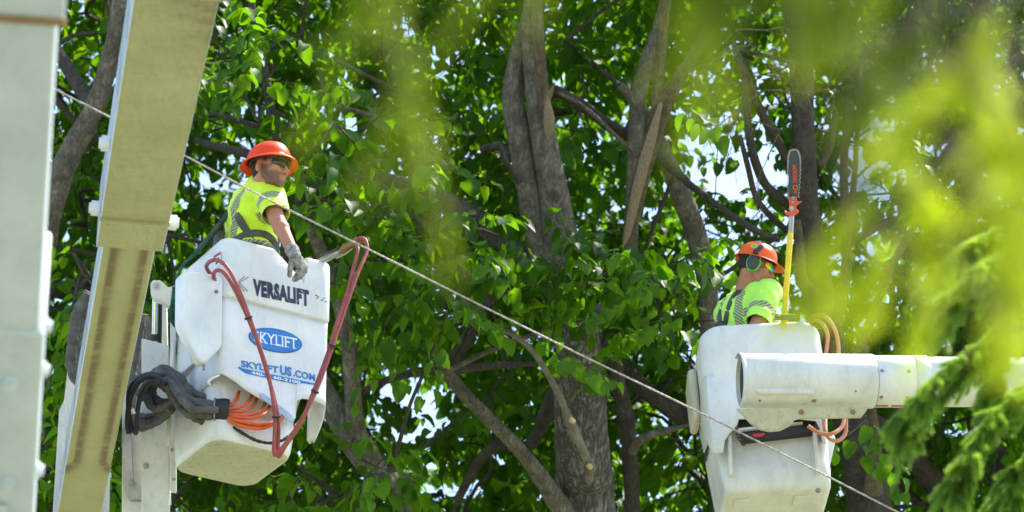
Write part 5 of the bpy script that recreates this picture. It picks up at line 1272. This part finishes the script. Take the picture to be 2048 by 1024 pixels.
# bare dead twigs at the right
tq = MB()
def deadtwig(p, d, L, r, depth=0):
    pts = [p]; dd = d.copy(); n = 5
    for i in range(n): dd = (dd + Vector((random.uniform(-.25, .25), random.uniform(-.2, .2), random.uniform(-.3, .15)))).normalized(); pts.append(pts[-1] + dd * L / n)
    tq.tube(pts, [r * (1 - .7 * i / n) for i in range(n + 1)], 5)
    if depth < 2:
        for k in range(3): i = random.randint(1, n - 1); deadtwig(pts[i], (dd + Vector((random.uniform(-1, 1), random.uniform(-.5, .5), random.uniform(-.9, .5)))).normalized(), L * .55, r * .6, depth + 1)
for x, y in ((1830, 60), (1845, 110), (1850, 190), (1800, 150), (1900, 200), (1920, 260), (1470, 60), (1530, 180), (1560, 260), (1480, 200), (1660, 120), (1700, 60), (1760, 300), (1500, 90), (1980, 120)):
    for _ in range(2): deadtwig(P(x, y, 20.6 + random.random()), Vector((random.uniform(-1, 1), random.uniform(-.3, .3), random.uniform(-1, .4))).normalized(), random.uniform(.35, .7), .0045)
tq.build('dead_twigs', BB, TREES[3], kind='stuff')

# ------------------------------------------------------------------ leaves
_lo = [(0, .02), (0, .5), (0, 1.08), (.24, -.09), (.47, .14), (.46, .52), (.24, .88), (-.24, -.09), (-.47, .14), (-.46, .52), (-.24, .88)]
def leaf_template(v):
    rg = np.random.default_rng(v); a = []
    fold = .10 + .40 * rg.random(); droop = .1 + .5 * rg.random(); tw = rg.normal() * .15
    for x, y in _lo:
        xx = x * (1 + rg.normal() * .05); z = fold * abs(x) - droop * y * y + tw * x * y; a.append((xx, y, z))
    a += [(-.012, .02, 0), (.012, .02, 0), (.01, -.45, .10), (-.01, -.45, .10)]
    return np.array(a)
LT = [leaf_template(i) for i in range(8)]
LF = [(0, 3, 4, 1), (1, 4, 5), (1, 5, 6, 2), (0, 1, 8, 7), (1, 9, 8), (1, 2, 10, 9), (11, 12, 13, 14)]
NV = 15
def build_leaves(name, pos, axs, nrm, size, tint, mat, parent, kind='stuff'):
    """one mesh holding all the leaves: arrays (n,3)"""
    n = len(pos)
    if n == 0: return
    s = np.cross(axs, nrm); s /= np.linalg.norm(s, axis=1)[:, None]
    idx = RNG.integers(0, 8, n); T = np.stack(LT)[idx]      # n,15,3
    w = pos[:, None, :] + size[:, None, None] * (T[:, :, 0:1] * s[:, None, :] + T[:, :, 1:2] * axs[:, None, :] + T[:, :, 2:3] * nrm[:, None, :])
    w = w.reshape(-1, 3) - np.array(base_of(parent))
    lv = np.concatenate([np.array(f) for f in LF]); ls = np.array([len(f) for f in LF])
    loops = (np.arange(n)[:, None] * NV + lv[None]).ravel(); tot = np.tile(ls, n); start = np.concatenate([[0], np.cumsum(tot)[:-1]])
    me = bpy.data.meshes.new(name); me.vertices.add(len(w)); me.vertices.foreach_set('co', w.ravel())
    me.loops.add(len(loops)); me.loops.foreach_set('vertex_index', loops.astype(np.int32))
    me.polygons.add(len(tot)); me.polygons.foreach_set('loop_start', start.astype(np.int32)); me.update(calc_edges=True)
    me.polygons.foreach_set('use_smooth', np.ones(len(tot), bool))
    at = me.attributes.new('tint', 'FLOAT', 'POINT'); at.data.foreach_set('value', np.repeat(tint, NV).astype(np.float32))
    me.materials.append(mat); o = link(bpy.data.objects.new(name, me), parent)
    if kind: o['kind'] = kind
    return o
LEAFM = []
for i in range(10):
    me = bpy.data.meshes.new('leaf'); me.from_pydata([tuple(q) for q in LT[i % 8]], [], LF); me.polygons.foreach_set('use_smooth', [True] * len(me.polygons))
    at = me.attributes.new('tint', 'FLOAT', 'POINT'); at.data.foreach_set('value', [float(RNG.beta(2.2, 2.2))] * NV); me.materials.append(MT['leaf']); LEAFM.append(me)

GAPS = [(1430, 310, 105, 80, .95), (1480, 230, 70, 70, .7), (1530, 340, 60, 95, .9), (1330, 120, 30, 50, .4), (1560, 590, 70, 80, .85), (820, 790, 80, 60, .97), (830, 855, 30, 40, .6), (418, 365, 62, 55, .9),
        (480, 395, 25, 20, .7), (665, 228, 75, 34, .85), (600, 355, 14, 16, .6), (150, 130, 40, 60, .5), (1555, 80, 60, 60, .4), (1690, 290, 60, 100, .8), (1770, 360, 60, 80, .6), (1640, 520, 50, 80, .8),
        (1745, 590, 35, 40, .7), (130, 230, 30, 60, .4), (1480, 420, 60, 50, .5), (990, 230, 30, 90, .35), (1410, 130, 50, 60, .4), (1080, 640, 30, 28, .8), (1880, 560, 40, 30, .5), (1370, 200, 60, 80, .45),
        (880, 340, 40, 30, .6), (1990, 500, 50, 60, .4), (970, 980, 20, 25, .6), (1330, 380, 40, 40, .6), (1600, 650, 60, 60, .3), (1450, 480, 60, 60, .4), (700, 690, 14, 60, .6), (110, 720, 26, 60, .5), (270, 560, 30, 60, .5), (900, 80, 60, 30, .3), (1240, 200, 50, 50, .35)]
FRONT = [(1110, 560, 140, 50, 1.0), (1200, 545, 60, 50, .9), (980, 480, 50, 60, .5), (790, 440, 130, 90, .45), (740, 930, 70, 50, .7), (760, 600, 130, 80, .35), (1200, 780, 30, 60, .25), (630, 980, 60, 50, .9),
         (700, 300, 160, 130, .35), (480, 140, 110, 110, .35), (1080, 690, 30, 40, .6), (1330, 560, 80, 80, .5), (1860, 380, 60, 60, .3), (330, 900, 40, 60, .0), (1720, 860, 40, 40, .5), (900, 600, 90, 70, .4), (160, 600, 60, 120, .6), (180, 850, 50, 120, .5), (1440, 330, 60, 60, .1)]
def gapmask(x, y):
    m = 0
    for cx, cy, rx, ry, s in GAPS: m = max(m, s * math.exp(-(((x - cx) / rx) ** 2 + ((y - cy) / ry) ** 2) ** 1.5))
    return m
skel = np.array([(a, b, c) for _, a, b, c in SKEL]); skt = np.array([t for t, *_ in SKEL])
sprays = []
def try_spray(x, y, d, keep):
    g = gapmask(x, y); p = P(x, y, d)
    nz = noise.noise(Vector((p.x * 1.7, p.y * 1.7, p.z * 1.7))) + .5 * noise.noise(Vector((p.x * 4, p.y * 4, p.z * 4)))
    if random.random() > (1 - g) ** 2.2: return
    if nz < keep: return
    sprays.append((p, x, y, d))
NBACK = 14000
for i in range(NBACK):
    x = random.uniform(-450, 2550); y = random.uniform(-700, 1500); d = 22.9 + 7.0 * random.random() ** 1.1
    if y < -200 and random.random() < .45: continue
    try_spray(x, y, d, -.26)
for i in range(250):      # crown above the frame, shading what is below
    x = random.uniform(-300, 2400); y = random.uniform(-1500, -600); d = 22.5 + 6 * random.random(); sprays.append((P(x, y, d), x, y, d))
nfront0 = len(sprays)
for cx, cy, rx, ry, s in FRONT:
    for i in range(int(rx * ry / 250 * s)):
        a = random.uniform(0, 2 * PI); r = math.sqrt(random.random()); x = cx + rx * r * math.cos(a); y = cy + ry * r * math.sin(a)
        sprays.append((P(x, y, 19.9 + 1.5 * random.random() if s < .9 else 20.6 + .9 * random.random()), x, y, 0))
print('sprays', len(sprays))
# connect every spray to the limbs by thin branches
SP = np.array([list(s[0]) for s in sprays])
def nearest(A_, B_):
    idx = np.empty(len(A_), int); dis = np.empty(len(A_))
    for i in range(0, len(A_), 500):
        D = ((A_[i:i + 500, None] - B_[None]) ** 2).sum(2); idx[i:i + 500] = D.argmin(1); dis[i:i + 500] = np.sqrt(D.min(1))
    return idx, dis
i0, d0 = nearest(SP, skel); order = np.argsort(d0)
nodes = np.empty((len(skel) + len(SP), 3)); nodes[:len(skel)] = skel; tree_of = np.empty(len(nodes), int); tree_of[:len(skel)] = skt
cnt = len(skel); par_ = np.full(len(nodes), -1); nid = {}
for si in order:
    D = ((nodes[:cnt] - SP[si]) ** 2).sum(1); D[len(skel):] *= .75; j = int(D.argmin()); nodes[cnt] = SP[si]; tree_of[cnt] = tree_of[j]; par_[cnt] = j; nid[cnt] = si; cnt += 1
desc = np.ones(cnt)
for k in range(cnt - 1, len(skel) - 1, -1): desc[par_[k]] += desc[k] if par_[k] >= len(skel) else 0
tw = [MB() for _ in TREES]; leaves = [[] for _ in TREES]
for k in range(len(skel), cnt):
    si = nid[k]; p = Vector(nodes[k]); j = par_[k]; b = Vector(nodes[j]); ti = tree_of[k]; d = p - b; L = d.length
    if L > 1.6: b = p - d * (1.2 / L); d = p - b; L = 1.2
    r = min(.015, .0028 * math.sqrt(desc[k]) + .0012); mid_ = (p + b) / 2 + Vector((random.uniform(-.06, .06), random.uniform(-.06, .06), random.uniform(-.02, .07))) * L * 1.5
    tw[ti].tube([b, mid_, p], [r * 1.15, r, r * .9], 4, False)
    dn = d.normalized() if L > .01 else Vector((0, 0, 1))
    dd = (dn * .7 + Vector((random.uniform(-1, 1), random.uniform(-1, 1), random.uniform(-.5, .25)))).normalized(); dd.z *= .6; dd.normalize()
    nl = random.randint(8, 13); TL = random.uniform(.30, .55); e = p + dd * TL + Vector((0, 0, -.08))
    tw[ti].tube([p, p.lerp(e, .5) + Vector((0, 0, .02)), e], [.0028, .0022, .0012], 4, False)
    sd_ = dd.cross(Vector((0, 0, 1))).normalized(); tb0 = random.random()
    for i in range(nl):
        t = (i + .6) / nl; q = p.lerp(e, t); s = 1 if i % 2 else -1
        a = (dd * random.uniform(.2, .8) + sd_ * s * random.uniform(.5, 1.1) + Vector((0, 0, random.uniform(-1.3, -.1)))).normalized()
        up_ = Vector((random.gauss(0, .45), random.gauss(-.15, .45), 1)).normalized(); nr = (up_ - a * up_.dot(a)).normalized()
        sz = random.uniform(.062, .115) * (1.0 - .25 * (i == nl - 1)); q = q + a * sz * .42
        leaves[ti].append((*q, *a, *nr, sz, min(1, max(0, .6 * tb0 + .4 * random.random())) ** 1.5))
tot = 0
for ti, T_ in enumerate(TREES):
    tw[ti].build('twigs', BD, T_, smooth=True, kind='stuff')
    A_ = np.array(leaves[ti])
    if len(A_) == 0: continue
    rel = A_[:, :3] - np.array(CAM); dz = rel @ np.array(FWD); px = 1024 + rel @ np.array(RT) / dz * FPX; py = 512 - rel @ np.array(UP) / dz * FPX
    vis = (px > 10) & (px < 2038) & (py > 5) & (py < 1019)
    score = np.where(vis, dz - 3 * (A_[:, 9] - .1), 1e3); o_ = np.argsort(score); nsel = min(300, int(vis.sum())); selx = o_[:nsel]; rest = np.setdiff1d(np.arange(len(A_)), selx)
    Bp = np.array(base_of(T_))
    for i in selx:
        pz, a, nr, sz = Vector(A_[i, :3] - Bp), Vector(A_[i, 3:6]), Vector(A_[i, 6:9]), A_[i, 9]; s = a.cross(nr).normalized()
        o = bpy.data.objects.new('leaf', LEAFM[int(RNG.integers(0, 10))]); COL.objects.link(o); o.parent = T_
        M = Matrix(((s.x, a.x, nr.x), (s.y, a.y, nr.y), (s.z, a.z, nr.z))).to_4x4() @ Matrix.Scale(sz, 4); M.translation = pz; o.matrix_basis = M
    build_leaves('foliage', A_[rest, :3], A_[rest, 3:6], A_[rest, 6:9], A_[rest, 9], A_[rest, 10], MT['leaf'], T_)
    tot += len(A_)
print('leaves', tot)

# ------------------------------------------------------------------ spruces
def needles(name, shoots, mat, parent, nl=.016, nw=.0016, per=260):
    """shoots: list of (base, direction, length)"""
    V = []; n_tot = 0; tint = []
    for (b, d, L) in shoots:
        n = int(per * L / .12); d = np.array(d) / np.linalg.norm(d); u = np.cross(d, [0.3, .2, 1]); u /= np.linalg.norm(u); w = np.cross(d, u)
        t = RNG.random(n); ang = RNG.random(n) * 2 * PI; rad = u[None] * np.cos(ang)[:, None] + w[None] * np.sin(ang)[:, None]
        curve = -np.array([0, 0, 1.0])[None] * (t ** 2)[:, None] * L * .08
        p = np.array(b)[None] + d[None] * (t * L)[:, None] + curve
        dirn = rad + d[None] * (.75 + .9 * t)[:, None]; dirn /= np.linalg.norm(dirn, axis=1)[:, None]
        ln = nl * (.75 + .4 * RNG.random(n)) * (1 - .25 * t); sdv = np.cross(dirn, rad + .01); sdv /= np.linalg.norm(sdv, axis=1)[:, None] + 1e-9
        V.append(np.stack([p - sdv * nw / 2, p + sdv * nw / 2, p + dirn * ln[:, None] + sdv * nw * .2, p + dirn * ln[:, None] - sdv * nw * .2], 1)); tint.append(np.clip(.25 + .6 * t + RNG.normal(0, .25, n), 0, 1))
    V = np.concatenate(V); tint = np.concatenate(tint); n = len(V); w = V.reshape(-1, 3) - np.array(base_of(parent))
    me = bpy.data.meshes.new(name); me.vertices.add(n * 4); me.vertices.foreach_set('co', w.ravel()); me.loops.add(n * 4); me.loops.foreach_set('vertex_index', np.arange(n * 4, dtype=np.int32))
    me.polygons.add(n); me.polygons.foreach_set('loop_start', (np.arange(n) * 4).astype(np.int32)); me.update(calc_edges=True)
    at = me.attributes.new('tint', 'FLOAT', 'POINT'); at.data.foreach_set('value', np.repeat(tint, 4).astype(np.float32)); me.materials.append(mat)
    o = link(bpy.data.objects.new(name, me), parent); o['kind'] = 'stuff'; return o
sp1 = thing('spruce_tree', 'mid-green spruce whose drooping boughs hang at the right edge over the round boom', 'tree', (P(2500, 700, 11.3).x, P(2500, 700, 11.3).y, 0))
bpx = P(2500, 700, 11.3)
limb3([Vector((bpx.x, bpx.y, -.1)), Vector((bpx.x, bpx.y, 3)), Vector((bpx.x, bpx.y, 7)), Vector((bpx.x, bpx.y, 10))], [.17, .14, .11, .08], 'trunk', BD, sp1)
def bough(parent, pts, d0, mat, nshoot=26, L=(.10, .19), spread=.5, down=.9, nl=.026, nw=.0022, per=500, root=None, rad=.010, twl=.22):
    ctrl = [P(x, y, d) for x, y, d in pts]; 
    if root is not None: ctrl = [root] + ctrl
    sp = spline(ctrl, 8); n = len(sp)
    br = MB().tube(sp, [rad * (1.3 - .9 * i / n) for i in range(n)], 8).build('bough', BB, parent)
    sh = []; q = MB()
    st = 8 if root is not None else 0
    for i in range(nshoot):
        t = random.uniform(st + (4 if root is not None else 0), n - 1.01); a = int(t); p = sp[a].lerp(sp[a + 1], t - a); tan = (sp[a + 1] - sp[a]).normalized()
        sd_ = tan.cross(Vector((0, 0, 1))).normalized() * random.choice((-1, 1))
        d = (tan * random.uniform(.5, 1.3) + sd_ * spread * random.uniform(.2, 1.4) - Vector((0, 0, down * random.uniform(-.1, .9)))).normalized()
        # side twig carrying several shoots
        tl_ = twl * random.uniform(.5, 1.2); e = p + d * tl_; q.tube([p, e], [.004, .002], 5, False)
        sh.append((p.lerp(e, .5), d, tl_ * .5 + .01)); sh.append((e, d - Vector((0, 0, .2)), random.uniform(*L)))
        for k in range(3):
            tt_ = random.uniform(.15, .95); pp = p.lerp(e, tt_); s3 = d.cross(Vector((random.uniform(-1, 1), random.uniform(-1, 1), .3))).normalized()
            sh.append((pp, d * .8 + s3 * .7 - Vector((0, 0, .35)), random.uniform(*L) * .8))
    sh.append((sp[-1], (sp[-1] - sp[-2]).normalized(), L[1])); 
    for i in range(st + 2, n - 1, 2): sh.append((sp[i], (sp[i + 1] - sp[i]).normalized(), (sp[i + 1] - sp[i]).length * 2.2 + .03))
    q.build('twigs', BB, br, kind='stuff'); needles('needles', sh, mat, br, nl, nw, per)
rt = lambda z: Vector((bpx.x, bpx.y, bpx.z + z))
bough(sp1, [(2150, 640, 11.2), (2040, 660, 11.1), (1970, 690, 11.0), (1900, 740, 10.9), (1850, 785, 10.8), (1835, 815, 10.8)], 11, MT['needle'], 46, (.05, .09), .35, 1.0, root=rt(.5), twl=.13)
bough(sp1, [(2200, 760, 11.5), (2100, 770, 11.4), (2030, 800, 11.3), (1975, 850, 11.2), (1940, 910, 11.1), (1915, 970, 11.0)], 11, MT['needle'], 52, (.05, .10), .35, 1.0, root=rt(.3), twl=.14)
bough(sp1, [(2160, 440, 11.6), (2060, 450, 11.5), (1990, 470, 11.4), (1930, 500, 11.3), (1895, 530, 11.2)], 11, MT['needle'], 40, (.05, .09), .35, .8, root=rt(.9), twl=.13)
bough(sp1, [(2180, 600, 11.9), (2090, 610, 11.8), (2020, 640, 11.7), (1990, 700, 11.6), (1985, 760, 11.5)], 11, MT['needle'], 46, (.05, .10), .4, 1.1, root=rt(.6), twl=.15)
bough(sp1, [(2200, 880, 11.6), (2110, 880, 11.5), (2050, 920, 11.4), (2020, 980, 11.3)], 11, MT['needle'], 34, (.05, .10), .4, 1.1, root=rt(.0), twl=.15)
bough(sp1, [(2200, 470, 9.8), (2080, 490, 9.7), (2000, 520, 9.6), (1940, 560, 9.5), (1900, 600, 9.5)], 11, MT['needle'], 40, (.05, .09), .35, .8, root=rt(.8), twl=.12)
# near spruce, far out of focus
npx = P(3900, 512, 3.3)
sp2 = thing('spruce_tree', 'nearest spruce, bright yellow-green blurred shoots hanging across the upper right', 'tree', (npx.x, npx.y, 0))
limb3([Vector((npx.x, npx.y, -.1)), Vector((npx.x, npx.y, 2)), Vector((npx.x, npx.y, 4.5))], [.10, .085, .06], 'trunk', BD, sp2)
rn = lambda z: Vector((npx.x, npx.y, npx.z + z))
def near_bough(pts, n=12, L=(.05, .11), **kw):
    bough(sp2, pts, 3, MT['needle_old'] if kw.pop('m', 0) else MT['needle_new'], n, L, .25, 1.0, .013, .0017, 95, root=rn(kw.pop('z', .3)), rad=.004, twl=kw.pop('twl', .06), **kw)
def strand(pts, mat, lift=(160, -330), sprigs=3):
    """one hanging shoot line: a thin stem from above the frame, needles all along its lower part"""
    c = [P(x, y, d) for x, y, d in pts]; x0, y0, d0 = pts[0]
    top = P(x0 + lift[0], y0 + lift[1], d0 + .05); stem = spline([rn(random.uniform(.2, .7)), top] + c, 8)
    br = MB().tube(stem, [.0035] * len(stem), 6).build('bough', BB, sp2)
    low = spline(c, 6); sh = []
    for k in range(len(low) - 1): sh.append((low[k], low[k + 1] - low[k] + Vector((0, 0, -1e-4)), (low[k + 1] - low[k]).length * 1.5 + .004))
    for k in range(sprigs):
        a = random.choice(low[:-2]); dd = ((low[-1] - low[0]).normalized() + Vector((random.uniform(-1, 1), random.uniform(-.6, .6), random.uniform(-.5, .4)))).normalized(); sh.append((a, dd, random.uniform(.03, .055)))
    off = [Vector((0, 0, 0)), Vector((.014, .01, .012))]
    sh = [(Vector(b) + o, d, L_) for (b, d, L_) in sh for o in off]
    needles('needles', sh, mat, br, .017, .0021, 190)
NN, NO = MT['needle_new'], MT['needle_old']
strand([(1880, 180, 2.8), (1840, 240, 2.8), (1795, 310, 2.8)], NN)
strand([(1775, 330, 3.0), (1830, 400, 3.0), (1860, 470, 2.95), (1885, 560, 2.95)], NN)
strand([(1955, 370, 2.7), (1990, 450, 2.7), (2005, 540, 2.7), (2010, 640, 2.7)], NN, (120, -300))
strand([(1700, 420, 3.0), (1660, 490, 3.0), (1630, 560, 3.0), (1620, 640, 3.0)], NN, (200, -300))
strand([(1740, 480, 3.1), (1736, 560, 3.1), (1726, 640, 3.1)], NN, (160, -300), 2)
strand([(1990, 620, 2.9), (1985, 690, 2.9), (1978, 750, 2.9)], NN, (80, -250), 2)
strand([(2040, 260, 2.6), (2030, 380, 2.6), (2050, 520, 2.6)], NN, (60, -300))
strand([(1960, 20, 2.6), (1940, 100, 2.6), (1900, 190, 2.6)], NN, (60, -300))
strand([(1590, -140, 2.5), (1600, -40, 2.5), (1610, 70, 2.5)], NO, (100, -250))
strand([(1720, 150, 2.9), (1716, 280, 2.9), (1722, 400, 2.9)], NO, (140, -300))
strand([(1850, 30, 3.1), (1800, 90, 3.1), (1760, 160, 3.1)], NO, (140, -200))
strand([(1700, -60, 2.6), (1680, 20, 2.6), (1660, 110, 2.6)], NO, (140, -200))
strand([(1450, -80, 2.4), (1440, 0, 2.4), (1420, 80, 2.4)], NO, (160, -200))
strand([(2020, 700, 3.0), (1990, 560, 3.0), (2010, 480, 3.0)][::-1], NN, (60, -300), 1)
strand([(1820, 540, 3.2), (1835, 600, 3.2), (1830, 660, 3.2)], NN, (160, -300), 1)
strand([(1980, 170, 2.9), (1985, 260, 2.9), (1960, 330, 2.9)], NN, (60, -300))
near_bough([(2300, -250, 2.6), (1800, -230, 2.6), (1300, -200, 2.5), (1000, -160, 2.4), (800, -80, 2.4), (800, 80, 2.4), (835, 240, 2.4)], 3, z=.6, m=1)
near_bough([(2300, -260, 2.6), (1700, -240, 2.5), (1200, -200, 2.4), (1040, -120, 2.4), (960, -20, 2.4)], 2, z=.65, m=1)
near_bough([(2300, -200, 2.7), (1700, -180, 2.6), (1540, -130, 2.6), (1470, -60, 2.6), (1440, 20, 2.6)], 4, z=.55, m=1)
